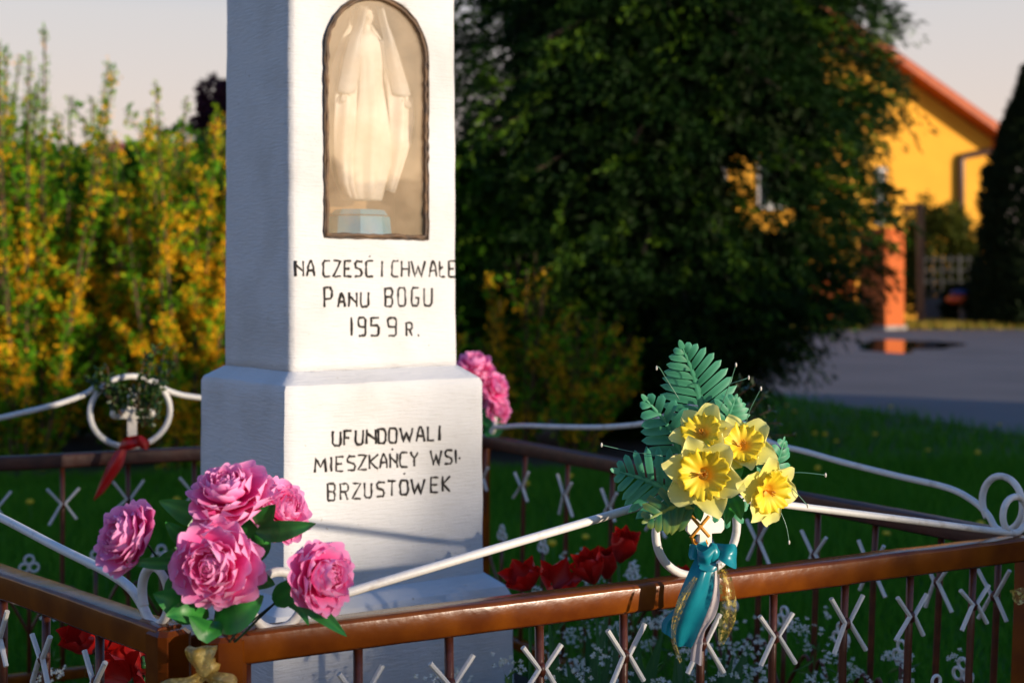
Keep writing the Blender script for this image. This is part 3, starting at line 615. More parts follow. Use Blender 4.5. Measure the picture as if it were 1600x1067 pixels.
line('NACZESCICHWAlE', [(518, 556), (574, 612), (656, 690), (708, 744), (764, 796), (816, 850), (870, 904), (944, 956), (999, 1030), (1047, 1084), (1095, 1165), (1185, 1222), (1236, 1264), (1284, 1314)], 166, 168, 78, 300, 380, 3.2, PS)
line('.', [(883, 893)], 70, 70, 9, 300, 380, 3.2, PS, .0022)
line('PANUBOGU', [(662, 700), (730, 766), (786, 824), (844, 882), (966, 1002), (1031, 1066), (1098, 1132), (1160, 1198)], 320, 312, [98, 68, 72, 72, 90, 90, 90, 88], 300, 380, 3.2, PS)
line('1959R.', [(792, 804), (832, 868), (896, 934), (980, 1020), (1071, 1100), (1127, 1137)], 462, 464, [92, 90, 90, 90, 66, 8], 300, 380, 3.2, PS)
line('UFUNDOWALI', [(600, 631), (645, 672), (689, 718), (733, 768), (779, 806), (820, 849), (862, 912), (926, 958), (971, 996), (1012, 1022)], 140, 118, 56, 280, 640, 2.498, PB)
line('MIESZKANCYWSI.', [(529, 574), (588, 598), (613, 640), (656, 687), (698, 731), (742, 774), (783, 812), (823, 851), (863, 890), (903, 932), (981, 1024), (1038, 1065), (1075, 1085), (1092, 1098)], 244, 208, [56]*13+[40], 280, 640, 2.498, PB)
line('BRZUSTOWEK', [(580, 607), (629, 658), (676, 708), (723, 750), (771, 800), (815, 845), (863, 892), (906, 958), (983, 1012), (1029, 1056)], 354, 316, [66, 62, 60, 58, 58, 58, 56, 58, 58, 58], 280, 640, 2.498, PB)
line('.', [(828, 836)], 158, 158, 8, 280, 640, 2.498, PB, .0021); line('.', [(874, 884)], 254, 254, 8, 280, 640, 2.498, PB, .0021)

# ---------------------------------------------------------------- statue in the niche
M['statue'] = mat('cream_statue_paint', (.88, .84, .76), .55, (.82, .76, .66), 20)
M['statue_veil'] = mat('pale_veil_paint', (.62, .60, .56), .6, (.52, .50, .46), 16)
M['blue_base'] = mat('blue_base_paint', (.0, .36, .66), .5, (.0, .42, .62), 25)
sy = -sl_+.068                                         # depth plane of the figure
def stp(px, py): return face_pt(px, py, sy)
sx0, sz0 = stp(562, 312)
stt = thing('madonna_statue', 'cream statue of a robed woman with lowered spread arms behind the niche glass', 'statue', L2W(sx0, sy, nzb))
secs = []
for (l, r_, y, dep) in ((540, 592, 312, .030), (536, 596, 300, .034), (532, 604, 280, .036), (528, 612, 255, .036), (530, 612, 225, .035), (536, 606, 190, .034), (542, 600, 160, .033), (546, 596, 130, .030), (546, 597, 105, .031), (543, 598, 85, .030), (542, 596, 68, .028), (548, 590, 56, .024), (561, 578, 47, .014), (562, 577, 40, .014), (558, 581, 33, .020), (556, 583, 25, .023), (557, 582, 17, .021), (563, 576, 10, .010)):
    xa, z = stp(l, y); xb, _ = stp(r_, y); secs.append(((xa+xb)/2, (xb-xa)/2, z, dep))
mb = MB(); n = 40; V_ = []; Fc = []
fine = []
for i in range(len(secs)-1):
    for k in range(4): f = k/4; fine.append(tuple(secs[i][q]*(1-f)+secs[i+1][q]*f for q in range(4)))
fine.append(secs[-1])
for j, (cx_, rw, z, dp) in enumerate(fine):
    for i in range(n):
        a = 2*math.pi*i/n; fo = 1
        robe = 1 if j < 36 else 0
        if robe: fo = 1+.15*math.sin(a*9+.5*math.sin(z*30))*(1-j/40)+.04*math.sin(a*17+z*25)
        x = cx_+rw*math.cos(a)*fo; y = -dp*math.sin(a)*fo
        if j > 50 and math.sin(a) > .5:                # face: brow, nose, chin
            q = (j-50)/(len(fine)-50); y -= .0035*math.exp(-((q-.42)/.1)**2)*max(0, math.sin(a)*2-1)**6*1.4; y += .0015*math.exp(-((q-.6)/.06)**2)*(abs(math.cos(a)) < .4)
        V_.append(L2W(x, sy+y*1, z))
for j in range(len(fine)-1):
    for i in range(n): i2 = (i+1) % n; Fc.append((j*n+i, j*n+i2, (j+1)*n+i2, (j+1)*n+i))
Fc.append(tuple(range(n))[::-1]); Fc.append(tuple((len(fine)-1)*n+i for i in range(n))); mb.add(V_, Fc)
def sp(px, py, dy): x, z = stp(px, py); return L2W(x, sy+dy, z)
for hand in ([(548, 66), (536, 92), (530, 120), (527, 143)], [(592, 66), (604, 95), (612, 128), (620, 152)]):
    pts = cat([sp(a_, b_, -.012-.006*i) for i, (a_, b_) in enumerate(hand)], 5); mb.tube(pts, [.013-.0003*i for i in range(len(pts))], 10)
    e = hand[-1]; sgn = -1 if e[0] < 560 else 1
    c0 = sp(e[0]+sgn*1, e[1]+5, -.034); V2, F2 = blob(c0, (.006, .005, .009), (8, 6), 0); mb.add(V2, F2)
    for q in range(4): mb.tube([sp(e[0]+sgn*1+(q-1.5)*2.2, e[1]+8, -.035), sp(e[0]+sgn*3+(q-1.5)*2.6, e[1]+14+(1.5-abs(q-1.5))*2, -.038), sp(e[0]+sgn*4+(q-1.5)*2.6, e[1]+19+(1.5-abs(q-1.5))*2, -.036)], [.0017, .0015, .0011], 6)
    mb.tube([sp(e[0]-sgn*3, e[1]+4, -.036), sp(e[0]-sgn*6, e[1]+10, -.040)], [.0017, .0012], 6)
mb.put('figure', M['statue'], stt, smooth=True)
# mantle: hangs from head over the arms and flares out on both sides
def drape(rows, nm, m_, amp=.004, fr=26):
    mb = MB(); nU = 34; V_ = []; rows_ = []
    for i in range(len(rows)-1):
        for k in range(4): f = k/4; rows_.append(tuple(rows[i][q]*(1-f)+rows[i+1][q]*f for q in range(5)))
    rows_.append(rows[-1])
    for (l, r_, y, bulge, yo) in rows_:
        for i in range(nU):
            f = i/(nU-1); px = l+(r_-l)*f; x, z = stp(px, y+6*math.sin(f*math.pi)*(yo > 0)); V_.append(L2W(x, sy+.012+bulge*math.sin(math.pi*f)+amp*math.sin(f*fr+y*.02), z))
    m = len(rows_); Fc = [(j*nU+i, j*nU+i+1, (j+1)*nU+i+1, (j+1)*nU+i) for j in range(m-1) for i in range(nU-1)]
    mb.add(V_, Fc); o = mb.put(nm, m_, stt, smooth=True); so2 = o.modifiers.new('thick', 'SOLIDIFY'); so2.thickness = .002; return o
drape([(560, 580, 10, .012, 0), (553, 586, 20, .02, 0), (550, 590, 40, .02, 0), (538, 602, 60, .02, 0), (524, 612, 100, .02, 0), (516, 628, 150, .018, 0), (514, 638, 175, .012, 0), (514, 637, 205, .012, 0), (517, 628, 245, .012, 0), (524, 612, 280, .012, 0), (536, 598, 305, .012, 0)], 'mantle', M['statue'])
def wing(rows, nm, m_, dy, fr=13, amp=.0022):
    mb = MB(); nU = 18; V_ = []; rows_ = []
    for i in range(len(rows)-1):
        for k in range(4): f = k/4; rows_.append(tuple(rows[i][q]*(1-f)+rows[i+1][q]*f for q in range(3)))
    rows_.append(rows[-1])
    for (l, r_, y) in rows_:
        for i in range(nU): f = i/(nU-1); x, z = stp(l+(r_-l)*f, y+5*math.sin(f*3)); V_.append(L2W(x, sy+dy-.012*math.sin(math.pi*f)+amp*math.sin(f*fr+y*.03), z))
    Fc = [(j*nU+i, j*nU+i+1, (j+1)*nU+i+1, (j+1)*nU+i) for j in range(len(rows_)-1) for i in range(nU-1)]
    mb.add(V_, Fc); o = mb.put(nm, m_, stt, smooth=True); o.modifiers.new('thick', 'SOLIDIFY').thickness = .0016; return o
wing([(537, 553, 64), (526, 551, 95), (519, 549, 130), (514, 548, 152), (513, 547, 205), (515, 545, 245), (522, 546, 285), (533, 551, 308)], 'mantle_fold', M['statue'], -.022)
wing([(586, 603, 64), (590, 612, 95), (594, 623, 130), (596, 635, 158), (599, 638, 190), (601, 634, 225), (600, 622, 260), (596, 607, 298)], 'mantle_fold', M['statue'], -.022)
wing([(552, 562, 12), (546, 557, 38), (536, 553, 60), (527, 551, 90), (520, 548, 122), (515, 543, 146)], 'veil', M['statue_veil'], -.030, 7, .001)
wing([(577, 586, 12), (583, 593, 38), (588, 602, 60), (591, 612, 92), (597, 622, 126), (602, 630, 150)], 'veil', M['statue_veil'], -.030, 7, .001)
mb = MB(); nb = 8
for (z0, z1, r0, r1) in ((nzb+.006, nzb+.046, .070, .066), (nzb+.049, nzb+.060, .062, .054)):
    V_ = []
    for z, r_ in ((z0, r0), (z1, r1)):
        for i in range(nb): a = 2*math.pi*(i+.5)/nb; V_.append(L2W(sx0+r_*math.cos(a), sy+r_*.8*math.sin(a), z))
    mb.add(V_, [(i, (i+1) % nb, nb+(i+1) % nb, nb+i) for i in range(nb)]+[tuple(range(nb))[::-1], tuple(range(nb, 2*nb))])
mb.put('blue_pedestal', M['blue_base'], stt)

# ---------------------------------------------------------------- fence panels
RZ = .70                                                # top of the rails
class Panel:
    def __init__(s, P, Q): s.P = P; s.Q = Q; s.L = (Q-P).length; s.u = (Q-P)/s.L; s.n = Vector((s.u.y, -s.u.x)); s.rz = math.atan2(s.u.y, s.u.x)
    def s_of(s, px): k = (px-800)/F; return (k*s.P.y-s.P.x)/(s.u.x-k*s.u.y)
    def pt(s, t, z, off=0): return Vector((s.P.x+s.u.x*t+s.n.x*off, s.P.y+s.u.y*t+s.n.y*off, z))
    def px(s, px, py, off=0): t = s.s_of(px); d = s.P.y+s.u.y*t; return s.pt(t, EYE+(HY-py)/F*d, off)
PF = Panel(A, B); PL = Panel(D, E); PR = Panel(Cc, B); PK = Panel(D, Cc)
def rail(pn, t0, t1, z, sz, parent, name='top_rail', m='rail', off=0):
    n = max(2, int((t1-t0)/.05)); V_ = []; prof = []
    h = sz/2; c = .13*sz
    for (x, y) in ((-h+c, -h), (h-c, -h), (h, -h+c), (h, h-c), (h-c, h), (-h+c, h), (-h, h-c), (-h, -h+c)): prof.append((x, y))
    for i in range(n+1):
        t = t0+(t1-t0)*i/n
        for (x, y) in prof:
            p = pn.pt(t, z+y, off+x); V_.append(p+noise.noise_vector(p*14)*.0012)
    k = len(prof); Fc = [(i*k+j, i*k+(j+1) % k, (i+1)*k+(j+1) % k, (i+1)*k+j) for i in range(n) for j in range(k)]
    Fc += [tuple(range(k))[::-1], tuple(n*k+j for j in range(k))]
    mb = MB(); mb.add(V_, Fc); b = mb.mesh(name, M[m]); bb = bmesh.new(); bb.from_mesh(b); bmesh.ops.recalc_face_normals(bb, faces=bb.faces)
    bmesh.ops.bevel(bb, geom=[e for e in bb.edges if len(e.link_faces) == 2 and e.calc_face_angle(0) > 1.0], offset=.002, segments=1, affect='EDGES'); bb.to_mesh(b); bb.free()
    b.polygons.foreach_set('use_smooth', [True]*len(b.polygons)); o = put(name, b, parent); o.modifiers.new('n', 'WEIGHTED_NORMAL').keep_sharp = False; return o
def post(pn, t, ztop, sz, parent, lean=0, off=0, lean_t=None):
    mb = MB(); V_ = []; h = sz/2; zs = [ztop-.006, ztop-.10, ztop-.25, ztop-.45, 0.0]; c = h*.35
    for z in [ztop]+zs:
        q = h-.006 if z == ztop else h
        for (x, y) in ((-q+c, -q), (q-c, -q), (q, -q+c), (q, q-c), (q-c, q), (-q+c, q), (-q, q-c), (-q, -q+c)):
            p = pn.pt(t+x-lean*(ztop-z), z, off+y); V_.append(p+noise.noise_vector(p*14)*.001)
    m = len(zs)+1; Fc = [(j*8+i, j*8+(i+1) % 8, (j+1)*8+(i+1) % 8, (j+1)*8+i)[::-1] for j in range(m-1) for i in range(8)]+[tuple(range(8)), tuple((m-1)*8+i for i in range(8))[::-1]]
    mb.add(V_, Fc); return mb.put('post', M['rail'], parent)
def circle_pts(pn, s0, z0, r, n=28, off=0, a0=0, a1=2*math.pi, rz=None):
    rz = rz or r; return [pn.pt(s0+r*math.cos(a0+(a1-a0)*k/n), z0+rz*math.sin(a0+(a1-a0)*k/n), off) for k in range(n+(abs(a1-a0) < 6.2))]
def tall_bar(pn, t, fence, k, lean, x_piece=True, bottom=.08):
    top = RZ-.040; rnd = random.uniform(-.004, .004)
    mb = MB(); pts = [pn.pt(t-lean*(top-z)+random.uniform(-.0015, .0015), z, 0) for z in (top, top-.12, top-.25, top-.4, bottom)]
    mb.tube(pts, .0068, 8); mb.put('bar', M['bar'], fence, smooth=True)
    if x_piece:
        zc_ = RZ-.112*k+rnd; tc_ = t-lean*(top-zc_); hw_ = .034*k*random.uniform(.93, 1.05); hh = .040*k*random.uniform(.93, 1.05); mb = MB()
        for sg in (-1, 1):                              # two bent rods welded back to back on the bar
            j1, j2 = random.uniform(-.009, .009), random.uniform(-.009, .009)
            mb.tube([pn.pt(tc_+sg*hw_, zc_+hh+j1, .008), pn.pt(tc_+sg*.005, zc_+.002, .008), pn.pt(tc_+sg*hw_*.98+j2, zc_-hh-j2, .008)], [.0041, .0044, .0041], 8)
        mb.put('x_ornament', M['white_rod'], fence, smooth=False)
        mb = MB(); V_, F_ = blob(pn.pt(tc_, zc_, .004), (.009, .009, .011), (8, 6), .4, seed=t*9); mb.add(V_, F_); mb.put('weld', M['bar'], fence, smooth=True)
def short_bar(pn, t, fence, k, lean, half, bottom=.08):
    zt_ = RZ-.262*k; mb = MB(); mb.tube([pn.pt(t-lean*(RZ-z), z, 0) for z in (zt_, zt_-.1, bottom)], .0058, 7); mb.put('short_bar', M['bar'], fence, smooth=True)
    tt = t-lean*(RZ-zt_); r = .0098*k; mb = MB(); e = .4
    for (dx, dz) in ((0, 2.75*r), (-1.12*r, .95*r), (1.12*r, .95*r)):
        mb.tube(circle_pts(pn, tt+dx, zt_+dz, r, 16), .0030*k, 6, closed=True)
    mb.put('trefoil', M['white_rod'], fence, smooth=True)
    mb = MB()
    for sg in (-1, 1):
        j = RZ-.40*k; pk = RZ-.305*k; tp = RZ-.335*k
        pts = cat([pn.pt(t-lean*(RZ-j), j, 0), pn.pt(t+sg*half*.42-lean*(RZ-j)*.9, (j+pk)/2+.012, 0), pn.pt(t+sg*half*.74-lean*.3, pk, 0), pn.pt(t+sg*(half-.004)-lean*.3, tp, 0)], 5)
        mb.tube(pts, .0045, 7)
    mb.put('arched_branch', M['bar'], fence, smooth=True)
def scroll(pn, pts, fence, r=.0062, name='scroll_rod'):
    mb = MB(); mb.tube(cat(pts, 6), r, 9); return mb.put(name, M['white_rod'], fence, smooth=True)
def curl(pn, px, py, r, start_deg, sweep_deg, n=8):
    c = pn.px(px, py); s0 = pn.s_of(px); return [pn.pt(s0+r*math.cos(R(start_deg+sweep_deg*k/n)), c.z+r*1.05*math.sin(R(start_deg+sweep_deg*k/n)), .0) for k in range(n+1)]
fgroup = 'brown iron fence panels round the shrine'
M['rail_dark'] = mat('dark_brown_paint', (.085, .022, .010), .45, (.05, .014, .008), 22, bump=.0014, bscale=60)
# front panel
ff_ = thing('front_fence_panel', 'nearest brown iron fence panel, holding the daffodils and teal ribbon', 'fence', (A.x, A.y, 0), fgroup)
rail(PF, .012, PF.L-.02, RZ-.0215, .043, ff_); rail(PF, 0, PF.L, .10, .03, ff_, 'bottom_rail')
post(PF, .014, RZ-.004, .050, ff_); post(PF, PF.L-.012, RZ-.03, .044, ff_, lean=.05)
bars = [560, 702, 843, 974, 1095, 1209, 1320, 1422, 1520]; ts = [PF.s_of(x) for x in bars]
ts = [ts[0]-.16]+ts
for i, t_ in enumerate(ts):
    ln = .06*max(0, (t_-.7)/.8); tall_bar(PF, t_, ff_, 1.0, ln)
    if i: short_bar(PF, (t_+ts[i-1])/2, ff_, 1.0, ln, (t_-ts[i-1])/2)
scroll(PF, curl(PF, 433, 938, .0365, 195, -355, 14)[:-1][::-1][:0]+curl(PF, 433, 938, .0365, 20, 340, 14)+[PF.px(500, 941), PF.px(545, 925), PF.px(770, 858), PF.px(985, 795), PF.px(1030, 780)], ff_, .0066)
scroll(PF, [PF.px(1152, 779), PF.px(1215, 787), PF.px(1400, 810), PF.px(1566, 831)]+curl(PF, 1586, 804, .031, -115, 350, 14), ff_, .0062)
cF = PF.px(1089, 827); mb = MB(); mb.tube([PF.pt(PF.s_of(1089)+.079*math.cos(a), cF.z+.072*math.sin(a), 0) for a in [2*math.pi*k/40 for k in range(40)]], .0068, 9, closed=True); mb.put('ring', M['white_rod'], ff_, smooth=True)
# cross plates
def cross(pn, fence, cx, cy, up, dn, arm, w, m, off=.012, tilt=0, flare=1.0):
    mb = MB(); t0 = pn.s_of(cx); c = pn.px(cx, cy); ct, sn = math.cos(tilt), math.sin(tilt)
    h = w/2; b = h*.5
    raw = [(-h*.8, up-b), (-h*.8+b, up), (h*.8-b, up), (h*.8, up-b), (h, h), (arm-b, h), (arm, h-b), (arm, -h+b), (arm-b, -h), (h, -h), (h, -dn), (-h, -dn), (-h, -h), (-arm+b, -h), (-arm, -h+b), (-arm, h-b), (-arm+b, h), (-h, h)]
    f = [pn.pt(t0+x*ct-y*sn, c.z+x*sn+y*ct, off) for x, y in raw]; bk = [pn.pt(t0+x*ct-y*sn, c.z+x*sn+y*ct, off-.006) for x, y in raw]; m_ = len(raw)
    mb.add(f+bk, [tuple(range(m_)), tuple(range(m_, 2*m_))[::-1]]+[(i, i+m_, (i+1) % m_+m_, (i+1) % m_) for i in range(m_)])
    return mb.put('cross', m, fence, bevel=.0012)
M['cross_paint'] = mat('cream_cross_paint', (.74, .70, .62), .5, (.55, .47, .36), 30, bump=.0006, contrast=(.5, .8))
cross(PF, ff_, 1095, 820, .030, .060, .036, .024, M['cross_paint'], off=.014, tilt=R(-2))
# left panel
lf_ = thing('left_fence_panel', 'brown iron fence panel at the lower left, in shade beside the peonies', 'fence', (D.x, D.y, 0), fgroup)
rail(PL, .02, PL.L-.015, RZ-.0215, .043, lf_); rail(PL, 0, PL.L, .10, .03, lf_, 'bottom_rail'); post(PL, PL.L-.02, RZ-.004, .050, lf_); post(PL, .02, RZ-.02, .044, lf_)
ts = [PL.s_of(156), PL.s_of(72)]; st_ = ts[0]-ts[1]; st_ = .155
ts = [ts[0]-.0*st_]+[PL.s_of(72)-i*st_ for i in range(12) if PL.s_of(72)-i*st_ > .1]
for i, t_ in enumerate(ts):
    tall_bar(PL, t_, lf_, 1.0, 0)
    if i: short_bar(PL, (t_+ts[i-1])/2, lf_, 1.0, 0, abs(ts[i-1]-t_)/2)
mid = PL.L*.5
scroll(PL, [PL.pt(mid+.06, RZ+.115), PL.px(-60, 782), PL.px(0, 808), PL.px(90, 855), PL.px(165, 892), PL.px(203, 918), PL.px(222, 945)]+curl(PL, 243, 930, .037, -125, 335, 14), lf_, .0068)
mb = MB(); mb.tube([PL.pt(mid+.075*math.cos(a), RZ+.078+.072*math.sin(a), 0) for a in [2*math.pi*k/30 for k in range(30)]], .0068, 9, closed=True); mb.put('ring', M['white_rod'], lf_, smooth=True)
scroll(PL, [PL.pt(mid-.06, RZ+.115), PL.pt(mid-.3, RZ+.09), PL.pt(mid-.7, RZ+.05), PL.pt(.15, RZ+.01)], lf_)
# back right panel
rf_ = thing('right_fence_panel', 'brown iron fence panel behind the daffodils, running back from the right corner', 'fence', (Cc.x, Cc.y, 0), fgroup)
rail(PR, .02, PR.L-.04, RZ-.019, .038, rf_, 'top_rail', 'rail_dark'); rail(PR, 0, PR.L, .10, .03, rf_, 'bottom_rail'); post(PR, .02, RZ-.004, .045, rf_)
xs = [758, 820, 887, 957, 1031, 1108, 1190, 1278, 1368, 1470, 1560]
ts = [PR.s_of(x) for x in xs]
for i, t_ in enumerate(ts):
    tall_bar(PR, t_, rf_, 1.17, .05)
    if i: short_bar(PR, (t_+ts[i-1])/2, rf_, 1.17, .05, (t_-ts[i-1])/2)
scroll(PR, curl(PR, 766, 656, .040, 150, -320, 14)[:0]+curl(PR, 762, 656, .046, 190, -250, 10)+[PR.px(771, 668), PR.px(787, 667), PR.px(820, 665), PR.px(880, 667), PR.px(950, 667), PR.px(1015, 660), PR.px(1050, 645)], rf_, .0072)
scroll(PR, [PR.px(1135, 640), PR.px(1160, 660), PR.px(1200, 690), PR.px(1260, 706), PR.px(1320, 723), PR.px(1400, 743), PR.px(1480, 762), PR.px(1520, 782), PR.px(1543, 803)]+curl(PR, 1566, 786, .048, -110, 330, 14), rf_, .0066)
cR = PR.px(1092, 686); s0 = PR.s_of(1092); mb = MB(); mb.tube([PR.pt(s0+.10*math.cos(a), cR.z+.082*math.sin(a), 0) for a in [2*math.pi*k/36 for k in range(36)]], .0068, 9, closed=True); mb.put('ring', M['white_rod'], rf_, smooth=True)
cross(PR, rf_, 1092, 690, .030, .060, .036, .024, M['cross_paint'], off=.012)
# back left panel
kf_ = thing('back_fence_panel', 'farthest brown iron fence panel with the white ring and red ribbon, left of the pillar', 'fence', (D.x, D.y, 0), fgroup)
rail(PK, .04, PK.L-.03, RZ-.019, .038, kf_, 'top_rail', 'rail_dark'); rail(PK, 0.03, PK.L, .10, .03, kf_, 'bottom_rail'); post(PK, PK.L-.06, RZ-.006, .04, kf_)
xs = [-118, -8, 98, 200, 303, 405, 500, 590, 675]; ts = [PK.s_of(x) for x in xs]; ts = [ts[0]-.19, ts[0]-.0] + ts[1:]
for i, t_ in enumerate(ts):
    tall_bar(PK, t_, kf_, 1.2, 0)
    if i: short_bar(PK, (t_+ts[i-1])/2, kf_, 1.2, 0, (t_-ts[i-1])/2)
scroll(PK, [PK.px(-250, 690), PK.px(-100, 675), PK.px(0, 653), PK.px(80, 634), PK.px(130, 617), PK.px(153, 602)], kf_, .0078)
scroll(PK, [PK.px(243, 596), PK.px(258, 608), PK.px(280, 616), PK.px(310, 621), PK.px(450, 640), PK.px(620, 655), PK.px(690, 662)], kf_, .0078)
cK = PK.px(204, 643); s0 = PK.s_of(204); mb = MB(); mb.tube([PK.pt(s0+.110*math.cos(a), cK.z+.098*math.sin(a), 0) for a in [2*math.pi*k/40 for k in range(40)]], .0082, 9, closed=True); mb.put('ring', M['white_rod'], kf_, smooth=True)
ck = cross(PK, kf_, 205, 646, .052, .062, .048, .026, M['cross_paint'], off=.014)
for (x_, y_) in ((178, 646), (233, 646), (205, 620)):
    mb = MB(); V_, F_ = blob(PK.px(x_, y_, .014), (.014, .006, .014), (10, 8), 0); mb.add(V_, F_); mb.put('cross_tip', M['cross_paint'], ck, smooth=True)
gp_ = thing('gate_post', 'short brown square post in the gap between left and front fence panels', 'post', (at(313, 0, 2.05).x, 2.05, 0))
mb = MB(); c = at(313, 985, 2.05); mb.box((c.x, c.y, c.z/2), (.042, .042, c.z), PF.rz); mb.put('post_body', M['rail'], gp_, bevel=.004)
# ---------------------------------------------------------------- artificial flowers
M['peony'] = mat('peony_petal', (.97, .02, .36), .8, (1, .52, .80), attr='t', trans=.35, spec=.15)
M['calyx'] = mat('plastic_green', (.02, .10, .025), .4, (.04, .20, .04), 30)
M['leaf_dark'] = mat('plastic_leaf', (.010, .14, .030), .4, (.06, .36, .05), attr='t', trans=.15)
M['wire'] = mat('green_wire', (.01, .035, .015), .45)
def petal_mesh(L_, W_, cup, side, ruffle, m, seed, notch=.10, tipw=.85, uu=.28, nx=10, nz=9, name='petal'):
    rs = random.Random(seed); ph = rs.uniform(0, 6); V_ = []; T_ = []
    for j in range(nz+1):
        t = j/nz
        for i in range(nx+1):
            u = -1+2*i/nx; wd = W_*(.22+.78*math.sin(math.pi*.5*min(1, t*1.35)))*(1-(1-tipw)*max(0, t-.7)/.3)
            z = L_*t*(1-uu*(.55*u*u+.45*u**6)*t)*(1+.035*math.sin(u*5+ph*3)*t)-L_*notch*t**4*math.exp(-(u/.18)**2)
            y = -cup*L_*t*t-side*W_*u*u*(.3+.7*t)+ruffle*L_*math.sin(u*5+ph)*t**3
            V_.append((u*wd, y, z)); T_.append(min(1, max(0, (t**1.9)*.85+.4*abs(u)**4*t)))
    Fc = [(j*(nx+1)+i, j*(nx+1)+i+1, (j+1)*(nx+1)+i+1, (j+1)*(nx+1)+i) for j in range(nz) for i in range(nx)]
    mb = MB(); mb.add(V_, Fc, T_); return mb.mesh(name, m, True, True)
PETS = {k: [petal_mesh(*a, M['peony'], s, tipw=.72, uu=.46, notch=.13) for s in range(3)] for k, a in {'in': (.026, .012, .42, .55, .06), 'mid': (.039, .024, .30, .36, .045), 'out': (.050, .034, .14, .16, .04)}.items()}
def basis(axis, roll=0):
    q = Vector(axis).normalized().to_track_quat('Z', 'Y').to_matrix().to_4x4(); return q@Matrix.Rotation(roll, 4, 'Z')
def add_petal(me, M_, flower, name='petal'):
    o = bpy.data.objects.new(name, me); C.objects.link(o); o.parent = flower; W_ = Matrix.Translation(-WP[flower.name])@M_
    o.matrix_local = W_; WP[o.name] = M_.translation.copy(); return o
def peony(parent, c, axis, sc, roll=0, openness=1.0, squash=1):
    mb = MB(); ax = Vector(axis).normalized(); V_, F_ = blob(Vector(c)-ax*.012*sc, (.010*sc,)*3, (10, 8), 0); mb.add(V_, F_)
    fl = mb.put('bloom', M['calyx'], parent, smooth=True, origin=Vector(c)); Bm = Matrix.Translation(Vector(c))@basis(axis, roll)
    rs = random.Random(int(c[0]*9999)); 
    for (kind, n_, th, r0, s_, z0) in (('in', 4, 4, .002, .75, .008), ('in', 6, 16, .006, .92, .006), ('in', 7, 30, .010, 1.05, .003), ('mid', 6, 38, .010, .95, .0), ('mid', 7, 52, .011, 1.0, -.003), ('out', 6, 66, .010, .92, -.006), ('out', 7, 80, .010, 1.0, -.010), ('out', 6, 95, .008, 1.05, -.014)):
        for k in range(n_):
            az = 2*math.pi*(k+rs.uniform(-.25, .25))/n_+th*.05; thr = R(th*openness+rs.uniform(-7, 7)); s = s_*sc*rs.uniform(.88, 1.1)
            Mx = Bm@Matrix.Rotation(az, 4, 'Z')@Matrix.Translation((0, r0*sc, z0*sc))@Matrix.Rotation(-thr, 4, 'X')@Matrix.Rotation(rs.uniform(-.2, .2), 4, 'Z')@Matrix.Diagonal((s*rs.uniform(.85, 1.1), s, s, 1))
            add_petal(rs.choice(PETS[kind]), Mx, fl)
    return fl
def blade(parent, pts, wd, m, name='leaf', normal=None, fold=.25, rib=True):
    """leaf along a 3-D centreline with pointed ends and a folded midrib; wd in metres"""
    ce = cat(pts, 5); n_ = len(ce); V_ = []; T_ = []; up = Vector(normal) if normal else Vector((0, -1, .25))
    for i, p in enumerate(ce):
        f = i/(n_-1); t = (ce[min(i+1, n_-1)]-ce[max(i-1, 0)]).normalized(); s = t.cross(up).normalized(); nn = s.cross(t); w_ = wd*(math.sin(math.pi*min(1, (f**.85)*.96+.02))**1.2)*.55
        for j, a in enumerate((-1, -.5, 0, .5, 1)):
            V_.append(p+s*a*w_+nn*(abs(a)*w_*fold+.001*math.sin(f*20+a))); T_.append(.15+.5*abs(a) if j != 2 else .9)
    Fc = [(i*5+j, i*5+j+1, (i+1)*5+j+1, (i+1)*5+j) for i in range(n_-1) for j in range(4)]
    mb = MB(); mb.add(V_, Fc, T_); o = mb.put(name, m, parent, smooth=True, attr=True)
    return o
def stem(parent, pts, r=.0016, m=None, name='stem'):
    mb = MB(); mb.tube(cat(pts, 6), r, 6); return mb.put(name, m or M['wire'], parent, smooth=True)

bq = thing('peony_bouquet', 'large bouquet of five pink artificial peonies tied at the fence gap, lower left', 'bouquet', at(330, 1160, 1.94))
hub = at(330, 1010, 1.93)
flw = [((335, 882, 1.845), (-.05, -1, .10), 1.13, .3, 1.0), ((360, 775, 1.90), (-.12, -.55, .85), 1.08, 1.0, .98), ((436, 800, 1.97), (.75, -.45, .45), .90, 2.0, .9),
       ((204, 842, 1.90), (-.62, -.62, .42), 1.0, .7, .82), ((500, 902, 1.86), (.72, -.66, .12), .98, 1.6, .88)]
for (p, ax, sc, ro, op) in flw:
    c = at(*p); peony(bq, c, ax, sc*.93, ro, op); axn = Vector(ax).normalized(); b0 = c-axn*.03
    if p[0] == 500: continue
    stem(bq, [c-axn*.015, b0, b0*.5+hub*.5+Vector((0, .01, -.0)), hub, at(330, 1110, 1.93)])
stem(bq, [at(480, 915, 1.875), at(455, 920, 1.89), at(428, 943, 1.90), at(385, 985, 1.91), at(345, 1030, 1.92), at(335, 1100, 1.93)], .0016)
stem(bq, [at(425, 945, 1.90), at(400, 965, 1.9), at(360, 1000, 1.91), at(338, 1060, 1.93)], .0013)
